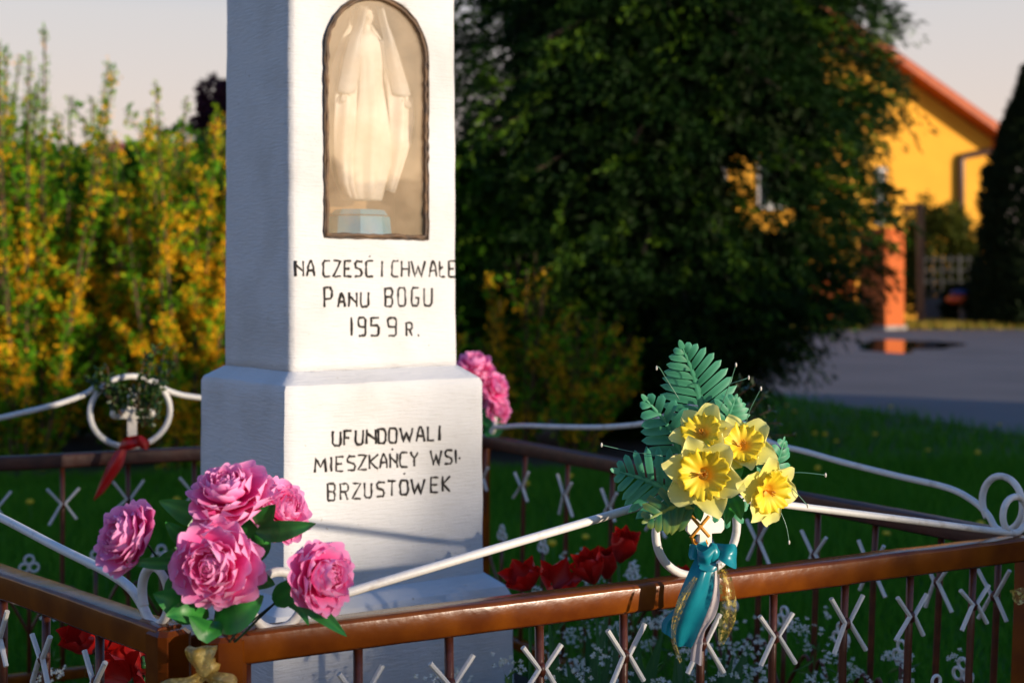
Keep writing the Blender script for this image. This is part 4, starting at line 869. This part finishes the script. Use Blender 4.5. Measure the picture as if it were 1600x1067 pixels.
LV = [[(318, 815, 1.93), (290, 800, 1.92), (255, 785, 1.91), .030], [(300, 850, 1.93), (280, 835, 1.9), (262, 818, 1.89), .022], [(330, 860, 1.95), (295, 870, 1.94), (255, 872, 1.92), .040],
      [(285, 880, 1.92), (245, 880, 1.89), (205, 878, 1.88), .016], [(400, 830, 1.93), (440, 830, 1.9), (485, 820, 1.885), .027], [(365, 850, 1.95), (395, 830, 1.94), (425, 795, 1.92), .048],
      [(385, 860, 1.95), (405, 855, 1.93), (420, 845, 1.93), .035], [(320, 960, 1.91), (285, 945, 1.87), (247, 930, 1.86), .042], [(325, 965, 1.90), (295, 955, 1.86), (265, 960, 1.85), .030],
      [(335, 965, 1.90), (370, 958, 1.86), (405, 935, 1.86), .046], [(335, 970, 1.89), (325, 985, 1.86), (300, 965, 1.85), .030], [(345, 960, 1.9), (350, 945, 1.88), (348, 920, 1.88), .028],
      [(428, 943, 1.90), (450, 925, 1.885), (482, 905, 1.87), .030], [(440, 935, 1.9), (468, 948, 1.875), (480, 972, 1.86), .014], [(468, 940, 1.88), (500, 958, 1.86), (535, 988, 1.85), .020],
      [(310, 900, 1.95), (280, 915, 1.93), (262, 945, 1.92), .035], [(310, 820, 1.97), (330, 800, 1.96), (318, 770, 1.95), .045], [(370, 905, 1.93), (400, 905, 1.92), (425, 912, 1.91), .03]]
for a in LV: e2 = [at(*p) for p in a[:3]]; blade(bq, [e2[0], e2[1], e2[2]+(e2[2]-e2[1])*.2], a[3]*.95, M['leaf_dark'])
for k in range(9): stem(bq, [at(345+k*2, 862, 1.90), at(342+k*4, 835, 1.91)], .0006, M['calyx'], 'sepal_wire')

bq2 = thing('peony_bouquet', 'small bunch of pink artificial peonies half hidden behind the right side of the pillar', 'bouquet', at(762, 690, 4.5))
for (p, ax, sc) in (((742, 572, 4.46), (.1, -.5, .9), 1.02), ((772, 607, 4.46), (.7, -.6, .4), .98), ((778, 640, 4.48), (.7, -.7, 0), .85), ((752, 612, 4.52), (-.2, -.9, .3), .95)):
    c = at(*p); peony(bq2, c, ax, sc, .4, .95); stem(bq2, [c, c*.5+at(760, 665, 4.52)*.5, at(760, 690, 4.52)])
for a in ([(760, 665, 4.5), (772, 672, 4.48), (790, 662, 4.46), .05], [(755, 640, 4.5), (768, 655, 4.48), (784, 655, 4.46), .05]): blade(bq2, [at(*p) for p in a[:3]], a[3], M['leaf_dark'])

# ribbons
def ribbon_mat(name, c1, c2, rough=.3, alpha=None, trans=.25):
    m = mat(name, c1, rough, c2, 30, trans=trans, spec=.6)
    if alpha:
        n = m.node_tree; outn = n.nodes['Material Output']; src = outn.inputs[0].links[0].from_socket; ms = n.nodes.new('ShaderNodeMixShader'); tp = n.nodes.new('ShaderNodeBsdfTransparent')
        nz = n.nodes.new('ShaderNodeTexNoise'); nz.inputs['Scale'].default_value = 140; tcx = n.nodes.new('ShaderNodeTexCoord'); n.links.new(tcx.outputs['Object'], nz.inputs[0])
        rg_ = n.nodes.new('ShaderNodeMapRange'); rg_.inputs[1].default_value = .5; rg_.inputs[2].default_value = .62; rg_.inputs[3].default_value = alpha; rg_.inputs[4].default_value = .95
        n.links.new(nz.outputs['Fac'], rg_.inputs[0]); n.links.new(rg_.outputs[0], ms.inputs[0]); n.links.new(tp.outputs[0], ms.inputs[1]); n.links.new(src, ms.inputs[2]); n.links.new(ms.outputs[0], outn.inputs[0])
    return m
M['teal'] = ribbon_mat('teal_satin', (.006, .22, .29), (.012, .31, .38), .32)
M['gold'] = ribbon_mat('gold_organza', (.62, .42, .05), (.80, .66, .22), .3, alpha=.22)
M['gold_solid'] = ribbon_mat('gold_foil_ribbon', (.65, .38, .03), (.85, .68, .25), .28, alpha=.55)
M['white_satin'] = ribbon_mat('white_satin', (.70, .62, .62), (.62, .55, .56), .4)
M['red_satin'] = ribbon_mat('red_satin', (.50, .006, .006), (.40, .004, .004), .35)
M['orange_cord'] = mat('orange_yellow_tie', (.75, .33, .02), .5, (.6, .25, .02), 40)
def ribbon(parent, rows, m, name='tail', waves=1.5, amp=.0025, nU=9, sub=6):
    """rows: (left px, py, depth, right px, py, depth)"""
    Lf = cat([at(*r[:3]) for r in rows], sub); Rt = cat([at(*r[3:6]) for r in rows], sub); V_ = []
    for i, (a, b_) in enumerate(zip(Lf, Rt)):
        for j in range(nU):
            f = j/(nU-1); p = a.lerp(b_, f); p.y += amp*math.sin(f*math.pi*2*waves+i*.15)-abs(b_.x-a.x)*.15*math.sin(math.pi*f); V_.append(p)
    n_ = len(Lf); Fc = [(i*nU+j, i*nU+j+1, (i+1)*nU+j+1, (i+1)*nU+j) for i in range(n_-1) for j in range(nU-1)]
    mb = MB(); mb.add(V_, Fc); o = mb.put(name, m, parent, smooth=True); return o
tb_ = thing('teal_ribbon_bow', 'teal satin bow with long teal, white and gold tails hanging over the front rail', 'ribbon', at(1115, 900, 2.22))
ribbon(tb_, [(1093, 858, 2.22, 1120, 850, 2.22), (1076, 895, 2.20, 1117, 893, 2.20), (1060, 935, 2.20, 1112, 935, 2.20), (1052, 975, 2.205, 1092, 985, 2.205), (1055, 1008, 2.21, 1080, 1010, 2.21)], M['teal'], waves=1.2, amp=.005)
ribbon(tb_, [(1072, 905, 2.215, 1090, 905, 2.215), (1058, 945, 2.215, 1075, 950, 2.215), (1036, 970, 2.22, 1056, 975, 2.22), (1034, 986, 2.215, 1052, 998, 2.215)], M['teal'])
ribbon(tb_, [(1078, 850, 2.23, 1098, 850, 2.23), (1076, 868, 2.225, 1092, 872, 2.22), (1080, 875, 2.22, 1098, 868, 2.21)], M['teal'], 'loop')
ribbon(tb_, [(1112, 848, 2.22, 1116, 868, 2.20), (1135, 850, 2.20, 1132, 880, 2.18), (1148, 850, 2.20, 1148, 888, 2.19), (1151, 858, 2.22, 1150, 884, 2.21), (1140, 866, 2.24, 1142, 878, 2.23), (1118, 862, 2.23, 1120, 872, 2.23)], M['teal'], 'loop', amp=.002)
ribbon(tb_, [(1102, 843, 2.215, 1112, 870, 2.20), (1088, 852, 2.20, 1092, 886, 2.19), (1098, 862, 2.185, 1110, 893, 2.19), (1116, 850, 2.19, 1120, 890, 2.195)], M['teal'], 'loop', amp=.003)
mb = MB(); V_, F_ = blob(at(1114, 864, 2.195), (.010, .008, .015), (12, 9), .3); mb.add(V_, F_); mb.put('knot', M['teal'], tb_, smooth=True)
ribbon(tb_, [(1112, 880, 2.215, 1122, 880, 2.215), (1108, 920, 2.21, 1125, 925, 2.21), (1095, 965, 2.215, 1118, 960, 2.215), (1082, 1005, 2.22, 1100, 990, 2.22), (1078, 1030, 2.225, 1096, 1040, 2.225)], M['white_satin'])
ribbon(tb_, [(1119, 882, 2.205, 1128, 880, 2.205), (1122, 905, 2.195, 1142, 900, 2.195), (1126, 940, 2.19, 1150, 935, 2.19), (1123, 975, 2.195, 1148, 972, 2.195), (1122, 1008, 2.20, 1132, 1005, 2.20)], M['gold'])
ribbon(tb_, [(1084, 900, 2.19, 1090, 903, 2.18), (1060, 935, 2.185, 1072, 940, 2.18), (1050, 970, 2.185, 1056, 985, 2.175), (1050, 1005, 2.19, 1058, 1010, 2.185), (1062, 1036, 2.195, 1066, 1032, 2.195)], M['gold'])
# tie round the cross
tie = thing('cross_tie', 'orange-yellow band crossed over the white cross above the teal bow', 'ribbon', at(1095, 850, 2.25))
dt = 2.262
for (a, b_) in (((1080, 806), (1108, 838)), ((1108, 806), (1079, 840))):
    mb = MB(); mb.tube(cat([at(a[0], a[1], dt), at((a[0]+b_[0])/2, (a[1]+b_[1])/2, dt-.003), at(b_[0], b_[1], dt)], 4), .0028, 7); mb.put('band', M['orange_cord'], tie, smooth=True)
ribbon(tie, [(1078, 838, dt, 1086, 842, dt), (1084, 852, dt-.006, 1088, 846, dt-.006), (1096, 857, dt-.008, 1096, 848, dt-.008), (1107, 850, dt-.004, 1104, 842, dt-.004)], M['orange_cord'], 'wrap')
# gold bow below the peonies
gb = thing('gold_ribbon_bow', 'sheer gold ribbon bow tied round the peony stems at the bottom left', 'ribbon', at(318, 1060, 1.90))
ribbon(gb, [(312, 1052, 1.90, 330, 1055, 1.90), (292, 1030, 1.88, 330, 1040, 1.87), (288, 1015, 1.88, 340, 1012, 1.87), (300, 1010, 1.90, 338, 1008, 1.89), (310, 1035, 1.91, 325, 1035, 1.91)], M['gold_solid'], 'loop', amp=.005)
ribbon(gb, [(322, 1040, 1.90, 322, 1062, 1.89), (295, 1058, 1.87, 300, 1078, 1.86), (262, 1062, 1.87, 270, 1095, 1.86), (235, 1075, 1.88, 250, 1110, 1.87)], M['gold_solid'], 'tail', amp=.005)
ribbon(gb, [(318, 1045, 1.90, 320, 1062, 1.89), (340, 1050, 1.87, 345, 1075, 1.86), (365, 1055, 1.87, 370, 1085, 1.86), (368, 1066, 1.90, 366, 1090, 1.89), (330, 1060, 1.91, 335, 1075, 1.91)], M['gold_solid'], 'loop', amp=.004)
mb = MB(); V_, F_ = blob(at(324, 1042, 1.885), (.014, .011, .012), (12, 9), .5); mb.add(V_, F_); mb.put('knot', M['gold_solid'], gb, smooth=True)
# red ribbon on the far ring
rb = thing('red_ribbon', 'red satin ribbon tied under the far ring and hanging over the back rail', 'ribbon', at(205, 700, 4.0))
ribbon(rb, [(184, 705, 4.03, 190, 688, 4.03), (200, 703, 4.01, 198, 683, 4.01), (218, 698, 4.01, 216, 680, 4.01), (230, 697, 4.02, 222, 688, 4.02)], M['red_satin'], 'wrap')
ribbon(rb, [(212, 682, 4.0, 222, 680, 4.0), (216, 697, 4.0, 234, 690, 4.0), (226, 703, 4.0, 232, 702, 4.0)], M['red_satin'], 'tail')
ribbon(rb, [(182, 703, 3.99, 198, 703, 3.99), (170, 722, 3.985, 193, 725, 3.985), (158, 748, 3.985, 180, 745, 3.985), (150, 770, 3.985, 163, 768, 3.985), (146, 782, 3.985, 149, 780, 3.985)], M['red_satin'], 'tail')
# scrap of gold film at the right post
sc_ = thing('gold_ribbon_scrap', 'scrap of sheer gold ribbon caught on the bar at the right edge', 'ribbon', at(1590, 930, 2.62))
ribbon(sc_, [(1578, 922, 2.63, 1582, 936, 2.63), (1588, 920, 2.61, 1590, 944, 2.61), (1600, 918, 2.62, 1602, 940, 2.62), (1612, 924, 2.63, 1612, 932, 2.63)], M['gold'], 'strip')

# ---------------------------------------------------------------- daffodil arrangement with fern fronds
M['daff_petal'] = mat('daffodil_petal', (.92, .84, .10), .55, (.95, .91, .36), attr='t', trans=.3)
M['daff_cup'] = mat('daffodil_cup', (.90, .36, .01), .55, (.96, .76, .03), attr='t', trans=.25)
M['fern'] = mat('plastic_fern', (.010, .16, .065), .5, (.12, .48, .27), attr='t', trans=.2)
M['fern_yellow'] = mat('plastic_fern_yellow_tips', (.015, .15, .06), .42, (.40, .46, .08), attr='t', trans=.2)
DP = [petal_mesh(.055, .026, .04, .14, .05, M['daff_petal'], s, notch=-.05, tipw=.80, uu=.42) for s in (11, 12, 13)]
def daff(parent, c, axis, sc, roll=0):
    ax = Vector(axis).normalized(); mb = MB(); V_, F_ = blob(Vector(c)-ax*.012*sc, (.008*sc,)*3, (8, 6), 0); mb.add(V_, F_)
    fl = mb.put('daffodil', M['calyx'], parent, smooth=True, origin=Vector(c)); Bm = Matrix.Translation(Vector(c))@basis(axis, roll); rs = random.Random(int(c[0]*7777))
    for k in range(6):
        az = 2*math.pi*k/6+rs.uniform(-.12, .12); th = R((74 if k % 2 else 84)+rs.uniform(-9, 9)); s = sc*rs.uniform(.92, 1.08)
        add_petal(DP[k % 3], Bm@Matrix.Rotation(az, 4, 'Z')@Matrix.Translation((0, .004*sc, -.002*(k % 2)))@Matrix.Rotation(-th, 4, 'X')@Matrix.Diagonal((s, s, s, 1)), fl)
    # frilled trumpet
    V_ = []; T_ = []; n_ = 88; R_ = 9
    for j in range(R_+1):
        t = j/R_
        for i in range(n_):
            a = 2*math.pi*i/n_; rr_ = sc*(.007+.028*t**1.1)*(1+.035*t*t*math.sin(a*9)+.05*t**3*math.sin(a*16+2)+.05*t**4*math.sin(a*22+4)+.05*t*t*math.sin(a*3+1)); zz = sc*(.018*t**.7+.004*t**3*math.sin(a*12)+.003*t**4*math.sin(a*20+1))
            V_.append(Bm@Vector((rr_*math.cos(a), rr_*math.sin(a), zz))); T_.append(min(1, .30+1.3*t))
    Fc = [(j*n_+i, j*n_+(i+1) % n_, (j+1)*n_+(i+1) % n_, (j+1)*n_+i) for j in range(R_) for i in range(n_)]+[tuple(range(n_))[::-1]]
    mb = MB(); mb.add(V_, Fc, T_); cp = mb.put('trumpet', M['daff_cup'], fl, smooth=True, attr=True); s_ = cp.modifiers.new('thick', 'SOLIDIFY'); s_.thickness = .0006
    mb = MB()
    for k in range(6): a = k*1.05; mb.tube([Bm@Vector((0, 0, .002)), Bm@Vector((.004*math.cos(a)*sc, .004*math.sin(a)*sc, .020*sc))], .0009, 5)
    mb.put('stamens', M['orange_cord'], fl); return fl
df_ = thing('daffodil_arrangement', 'artificial yellow daffodils and green fern fronds tied to the ring above the front rail', 'bouquet', at(1105, 830, 2.25))
hub2 = at(1108, 800, 2.24)
for (p, ax, sc, ro) in (((1099, 741, 2.13), (-.08, -1, .12), 1.02, .25), ((1098, 680, 2.17), (-.30, -.80, .55), .80, .8), ((1158, 698, 2.17), (.05, -.82, .55), .86, .2), ((1196, 765, 2.14), (.52, -.82, -.22), .92, 1.3)):
    c = at(*p); daff(df_, c, ax, sc, ro); axn = Vector(ax).normalized(); stem(df_, [c-axn*.012, c-axn*.04, hub2], .002)
def frond(parent, pts, halfw, m, n_leaf=11, up=(0, -1, 0), tipy=0.0, taper=True, lw=.39):
    ce = cat(pts, 8); ln = sum((ce[i+1]-ce[i]).length for i in range(len(ce)-1)); V_ = []; Fc = []; T_ = []; up = Vector(up)
    def pos(f): x = f*(len(ce)-1); i = min(int(x), len(ce)-2); return ce[i].lerp(ce[i+1], x-i), (ce[i+1]-ce[i]).normalized()
    def prof(f): return math.sin(math.pi*min(1, .18+.80*f))**.65*(1-.35*f) if taper else 1
    def q(p, t): V_.append(p); T_.append(t); return len(V_)-1
    # web along the midrib
    nW = 28; prev = None
    for i in range(nW+1):
        f = i/nW; p, t = pos(f); s = t.cross(up).normalized(); w_ = halfw*.09*prof(f)*(1-f*.5)+.0008; cur = (q(p-s*w_+up*.0006, .25), q(p+up*.0018, .75), q(p+s*w_+up*.0006, .25))
        if prev: Fc.append((prev[0], prev[1], cur[1], cur[0])); Fc.append((prev[1], prev[2], cur[2], cur[1]))
        prev = cur
    for k in range(n_leaf):
        f = (k+.6)/(n_leaf+.3); p, t = pos(f); s = t.cross(up).normalized(); Lw = halfw*prof(f)
        for sg in (-1, 1):
            d_ = (s*sg*(1-.2*f)+t*(.25+.45*f)).normalized(); sd = d_.cross(up).normalized(); wl_ = ln/n_leaf*lw*(1.08-.25*f); prev = None
            for j in range(8):
                g_ = j/7; c = p+d_*Lw*g_*random.uniform(.98, 1.02)+up*(-.010*g_*g_*Lw/.05+.002*math.sin(g_*3)); ww = wl_*(1 if g_ < .8 else math.sqrt(max(0, 1-((g_-.8)/.2)**2))*.95+.05)*(.82+.3*math.sin(math.pi*g_*.9)); tt = .20+.65*g_*(1 if tipy == 0 else 1)
                if tipy: tt = max(0, min(1, (g_-.35)*1.2*tipy*(1 if f > .15 else .5)))
                cur = (q(c-sd*ww, tt*.9+.12), q(c+up*.0008, tt*.55), q(c+sd*ww, tt*.9+.12))
                if prev: Fc.append((prev[0], prev[1], cur[1], cur[0])); Fc.append((prev[1], prev[2], cur[2], cur[1]))
                prev = cur
    # terminal lobe
    p, t = pos(1.0); s = t.cross(up).normalized(); prev = None
    for j in range(7):
        g_ = j/6; c = p+t*halfw*.22*g_; ww = halfw*.06*math.sqrt(max(0, 1-g_**2.2))+.0004; cur = (q(c-s*ww, .5), q(c+up*.001, .6), q(c+s*ww, .5))
        if prev: Fc.append((prev[0], prev[1], cur[1], cur[0])); Fc.append((prev[1], prev[2], cur[2], cur[1]))
        prev = cur
    mb = MB(); mb.add(V_, Fc, T_); o = mb.put('fern_frond', m, parent, smooth=True, attr=True)
frond(df_, [at(1110, 690, 2.24), at(1098, 640, 2.24), at(1085, 590, 2.23), at(1067, 545, 2.21)], .074, M['fern'], 11, up=(-.05, -1, .05))
frond(df_, [at(1078, 740, 2.22), at(1060, 700, 2.22), at(1040, 660, 2.21), at(1010, 625, 2.19)], .060, M['fern'], 8, up=(-.2, -.9, .3))
frond(df_, [at(1080, 790, 2.21), at(1050, 770, 2.20), at(1010, 750, 2.19), at(968, 737, 2.17)], .076, M['fern'], 9, up=(-.05, -1, .25), lw=.38)
frond(df_, [at(1085, 795, 2.20), at(1060, 790, 2.19), at(1035, 800, 2.18), at(1012, 812, 2.17)], .050, M['fern_yellow'], 6, up=(-.05, -1, .25), tipy=1.1)
frond(df_, [at(1118, 700, 2.23), at(1130, 670, 2.23), at(1140, 645, 2.22), at(1148, 625, 2.22)], .048, M['fern'], 7, up=(.2, -1, 0))
frond(df_, [at(1180, 745, 2.22), at(1205, 735, 2.22), at(1217, 715, 2.21), at(1224, 690, 2.21)], .038, M['fern'], 6, up=(.55, -.8, 0))
frond(df_, [at(1115, 790, 2.22), at(1140, 800, 2.22), at(1150, 790, 2.22), at(1170, 770, 2.21)], .03, M['fern'], 6, up=(.2, -1, .2))
for a in ([(1140, 770, 2.2), (1152, 790, 2.18), (1158, 812, 2.17), .020], [(1135, 770, 2.22), (1140, 795, 2.2), (1134, 820, 2.19), .018], [(1090, 780, 2.22), (1092, 800, 2.2), (1094, 815, 2.19), .014], [(1130, 700, 2.19), (1145, 725, 2.16), (1150, 758, 2.15), .030], [(1100, 790, 2.24), (1120, 780, 2.24), (1150, 770, 2.24), .05], [(1080, 780, 2.25), (1100, 760, 2.25), (1130, 740, 2.25), .06]):
    blade(df_, [at(*p) for p in a[:3]], a[3], M['leaf_dark'])
M['thread'] = mat('clear_thread', (.10, .25, .16), .3, spec=.8); M['bead'] = mat('cream_bead', (.7, .66, .55), .4)
for pts in ([(1062, 625, 2.2), (1040, 590, 2.19), (1030, 574, 2.18), (1026, 575, 2.18)], [(1125, 640, 2.2), (1140, 600, 2.19), (1150, 570, 2.18)], [(1165, 665, 2.18), (1172, 640, 2.17), (1189, 607, 2.16)], [(1035, 712, 2.19), (990, 706, 2.18), (940, 695, 2.17)], [(1215, 740, 2.17), (1240, 765, 2.16), (1262, 790, 2.16)], [(1205, 745, 2.18), (1245, 738, 2.17), (1290, 742, 2.17)], [(1215, 790, 2.17), (1228, 820, 2.17), (1233, 847, 2.17)], [(1140, 600, 2.2), (1155, 595, 2.19), (1170, 590, 2.19)], [(1040, 745, 2.19), (1075, 737, 2.18), (1095, 735, 2.17)]):
    stem(df_, [at(*p) for p in pts], .0006, M['thread'], 'thread'); mb = MB(); V_, F_ = blob(at(*pts[-1]), (.0016, .0014, .0035), (6, 5), 0); mb.add(V_, F_); mb.put('bead', M['bead'], df_, smooth=True)

# ---------------------------------------------------------------- boxwood sprigs
M['box'] = mat('boxwood_leaf', (.010, .040, .008), .35, (.05, .10, .015), island=True, trans=.1)
def sprig(label, base, tips, d, Ls=.018, dens=1.0):
    t = thing('boxwood_sprig', label, 'sprig', at(*base, d), 'boxwood sprigs tucked into the rings')
    mb = MB(); P = []; Dn = []
    for tp in tips:
        e = at(tp[0], tp[1], d+random.uniform(-.04, .04)); b0 = at(*base, d); c = cat([b0, b0.lerp(e, .5)+Vector((random.uniform(-.02, .02), 0, random.uniform(0, .02))), e], 6); mb.tube(c, .0014, 5)
        ln = (e-b0).length; nl = int(ln/.0065*dens)
        for k in range(nl):
            f = random.uniform(.15, 1); x = f*(len(c)-1); i = min(int(x), len(c)-2); p = c[i].lerp(c[i+1], x-i); P.append(p); tg = (c[i+1]-c[i]).normalized(); Dn.append(tg*.6+Vector((random.gauss(0, .7), random.gauss(0, .7), random.gauss(0, .7))))
    mb.put('twigs', M['stem'], t); P = np.array([list(v) for v in P]); Dn = np.array([list(v) for v in Dn])
    V, Fa = leaves(P, Dn, RS.uniform(.7, 1.25, len(P))*Ls, RS.uniform(.45, .65, len(P))*Ls, fold=.3); put('leaves', fastmesh('leaves', V, Fa, M['box']), t)
sprig('dark boxwood sprig on the left of the far white ring', (190, 650), [(155, 578), (168, 572), (140, 590), (175, 600), (185, 612), (200, 605), (165, 595), (178, 640), (190, 585), (150, 600)], 4.0, .020, 1.5)
sprig('dark boxwood sprig rising from the right of the far white ring', (222, 668), [(228, 555), (246, 540), (258, 545), (272, 572), (240, 600), (255, 600), (210, 610), (225, 640), (248, 640), (236, 660), (205, 625)], 4.0, .020, 1.4)
sprig('thin boxwood sprig behind the daffodils on the right fence ring', (1120, 690), [(1180, 600), (1160, 590), (1205, 640), (1220, 660), (1175, 630), (1240, 680), (1195, 615), (1150, 605)], 3.55, .018, 1.2)

# ---------------------------------------------------------------- tulips
M['tulip'] = mat('red_tulip_petal', (.45, .006, .004), .4, (.62, .012, .008), attr='t', trans=.3)
M['tulip_leaf'] = mat('tulip_leaf', (.025, .11, .03), .45, (.05, .17, .05), attr='t', trans=.2)
TPm = [petal_mesh(.060, .023, .22, .45, .02, M['tulip'], s, notch=-.05, tipw=.6) for s in (31, 32)]
def tulip(px, py, d, axis, op, sc, label, nleaf=2):
    c = at(px, py+14, d); base = Vector((c.x+random.uniform(-.02, .02), c.y+random.uniform(-.02, .02), 0))
    t = thing('red_tulip', label, 'tulip', base, 'red tulips inside the fence')
    stem(t, [base, base.lerp(c, .5)+Vector((.008, 0, 0)), c-Vector(axis).normalized()*.01, c], .0032, M['calyx'])
    mb = MB(); V_, F_ = blob(c, (.006*sc, .006*sc, .006*sc), (8, 6), 0); mb.add(V_, F_); fl = mb.put('flower', M['calyx'], t, smooth=True, origin=c); Bm = Matrix.Translation(c)@basis(axis, px*.1)
    for k in range(6):
        th = R(op*(1 if k % 2 else 1.25)+random.uniform(-8, 8)); s = sc*random.uniform(.92, 1.08)
        add_petal(TPm[k % 2], Bm@Matrix.Rotation(k*math.pi/3, 4, 'Z')@Matrix.Translation((0, .007*sc, 0))@Matrix.Rotation(-th, 4, 'X')@Matrix.Diagonal((s, s, s, 1)), fl)
    for k in range(nleaf):
        a = random.uniform(0, 6.28); e = base+Vector((math.cos(a)*.10, math.sin(a)*.08, c.z*random.uniform(.65, .85))); blade(t, [base, base.lerp(e, .5)+Vector((-math.cos(a)*.02, 0, .03)), e], .038, M['tulip_leaf'], 'leaf')
for a in ((826, 905, 2.95, (-.3, -.5, .8), 42, 1.0, 'open red tulip nearest the right side of the white pillar'), (862, 908, 2.9, (.4, -.5, .7), 48, .95, 'open red tulip second from the pillar, leaning right'),
          (928, 895, 2.9, (-.3, -.4, .9), 28, 1.1, 'red tulip in the middle of the cluster of three'), (968, 862, 2.95, (.2, -.3, .95), 26, 1.12, 'tallest red tulip, right of the cluster of three'), (948, 888, 3.05, (0, -.3, 1), 22, 1.05, 'red tulip behind the cluster of three'),
          (1062, 918, 3.0, (.2, -.3, .9), 25, .95, 'red tulip half hidden behind the front rail and teal ribbon'), (1092, 920, 3.05, (.2, -.3, .9), 25, .9, 'red tulip hidden behind the white satin ribbon tail'),
          (145, 1003, 2.6, (-.3, -.5, .8), 34, 1.12, 'wide red tulip under the left rail, farthest left'), (170, 1008, 2.62, (.4, -.5, .8), 36, 1.05, 'red tulip under the left rail beside the widest one'), (225, 1025, 2.45, (.3, -.6, .7), 60, 1.0, 'fully open red tulip beside the left gate post'), (205, 1055, 2.4, (-.4, -.8, .3), 62, 1.0, 'drooping red tulip at the very bottom beside the left gate post')):
    tulip(*a)
# tulip leaves growing alone near the pillar foot
for k, (px, top, d) in enumerate(((880, 985, 2.85), (905, 1000, 2.8), (930, 960, 2.95), (850, 1010, 2.8), (985, 1000, 2.85), (1000, 980, 2.95), (1040, 1010, 2.9), (790, 1050, 2.75), (1070, 1030, 2.9), (1130, 1020, 2.9))):
    e = at(px, top, d); b0 = Vector((e.x+random.uniform(-.06, .06), e.y, 0)); t = thing('tulip_leaves', ['pair of green tulip leaves', 'narrow green tulip leaves', 'upright green leaves'][k % 3]+' rising '+['left of the tall tulips', 'below the tall tulips', 'under the cluster of three tulips', 'beside the plinth corner', 'right of the tall tulips', 'behind the fourth bar', 'left of the teal ribbon', 'against the plinth edge', 'below the teal ribbon', 'right of the white ribbon tail'][k], 'plant', b0, 'tulip leaves inside the fence')
    for q in range(3):
        ee = e+Vector((random.uniform(-.05, .05), random.uniform(-.03, .03), -.07*q)); blade(t, [b0, b0.lerp(ee, .5)+Vector((random.uniform(-.02, .02), 0, .02)), ee], random.uniform(.018, .034), M['tulip_leaf'], 'leaf')
# ---------------------------------------------------------------- white flowering ground plants (a mass inside the fence)
M['white_flower'] = mat('white_flower_petal', (.75, .76, .70), .6, (.60, .64, .52), island=True, trans=.3)
M['bed_green'] = mat('bed_foliage', (.03, .11, .015), .6, (.10, .22, .03), island=True, trans=.25)
poly = [tuple(E), tuple(A), tuple(B), tuple(Cc), tuple(D)]
def bed(name, label, n, xr_, yr_, z0, z1, fl=9):
    x = RS.uniform(*xr_, n); y = RS.uniform(*yr_, n); ok = in_poly(x, y, poly)
    lx = (x-ctr.x)*u2.x+(y-ctr.y)*u2.y; ly = (x-ctr.x)*v2.x+(y-ctr.y)*v2.y; ok &= ~((abs(lx) < hw+.07) & (abs(ly) < hl+.07)); x, y = x[ok], y[ok]; n = len(x)
    z = RS.uniform(z0, z1, n)*(1+.25*np.array([noise.noise(Vector((a*5, b_*5, 0))) for a, b_ in zip(x, y)]))
    base = np.stack([x+RS.normal(size=n)*.04, y+RS.normal(size=n)*.04, np.zeros(n)], 1); top = np.stack([x, y, z], 1)
    V1, F1 = leaves(base, top-base, np.linalg.norm(top-base, axis=1), .0035, .05)
    k = 7; lp = np.repeat(base, k, 0); ltop = np.repeat(top, k, 0); f = RS.uniform(.2, .95, (n*k, 1)); lp = lp*(1-f)+ltop*f
    V2, F2 = leaves(lp, RS.normal(size=(n*k, 3))+np.array([0, 0, .5]), RS.uniform(.02, .05, n*k), RS.uniform(.005, .012, n*k))
    put_V = np.concatenate([V1, V2]); put_F = np.concatenate([F1, F2+len(V1)])
    fc = np.repeat(top, fl, 0)+RS.normal(size=(n*fl, 3))*np.array([.013, .013, .008]); fp = np.repeat(fc, 4, 0); m_ = len(fp)
    ang = np.tile(np.arange(4)*math.pi/2, len(fc))+np.repeat(RS.uniform(0, 1.5, len(fc)), 4); dr = np.stack([np.cos(ang), np.sin(ang)*.9-.35*0, np.sin(ang)*.7], 1)
    V3, F3 = leaves(fp, dr, .0062, .0054, .1)
    t = tag(put(name, fastmesh(name, put_V, put_F, M['bed_green']), stuff=True), label, 'ground cover')
    o = put('white_blossoms', fastmesh('white_blossoms', V3, F3, M['white_flower']), t, stuff=True); return t
bed('flowering_groundcover', 'loose mass of small white flowers inside the fence on the right', 270, (.1, 1.0), (2.3, 3.9), .26, .46)
bed('flowering_groundcover', 'small white flowers around the tulips beside the pillar foot', 60, (-.15, .25), (2.3, 3.3), .26, .46)
bed('flowering_groundcover', 'small white flowers inside the fence left of the pillar', 110, (-1.4, -.45), (2.2, 3.2), .24, .44)
# ---------------------------------------------------------------- dandelions on the lawn
dm = mat('dandelion_yellow', (.70, .50, .01), .6)
me0 = None
for k in range(64):
    d = random.uniform(5.0, 15); x = random.uniform(-.36, .40)*d
    if in_poly(np.array([x]), np.array([d]), road_pts)[0] or in_poly(np.array([x]), np.array([d]), hbp)[0] and k % 2: continue
    if me0 is None:
        mb = MB(); mb.tube([(0, 0, 0), (.005, 0, .06), (0, 0, .11)], .002, 5); V_, F_ = blob((0, 0, .112), (.017, .017, .009), (9, 6), .2); mb.add(V_, F_); me0 = mb.mesh('dandelion', [dm, M['calyx']])
        for i, p_ in enumerate(me0.polygons): p_.material_index = 1 if i < 12 else 0
    o = bpy.data.objects.new('dandelion', me0); C.objects.link(o); o.location = (x, d, 0); o.scale = (1, 1, random.uniform(.8, 1.5)); tag(o, 'small yellow dandelion standing in the lawn behind the fence', 'dandelion', 'dandelions scattered in the lawn')
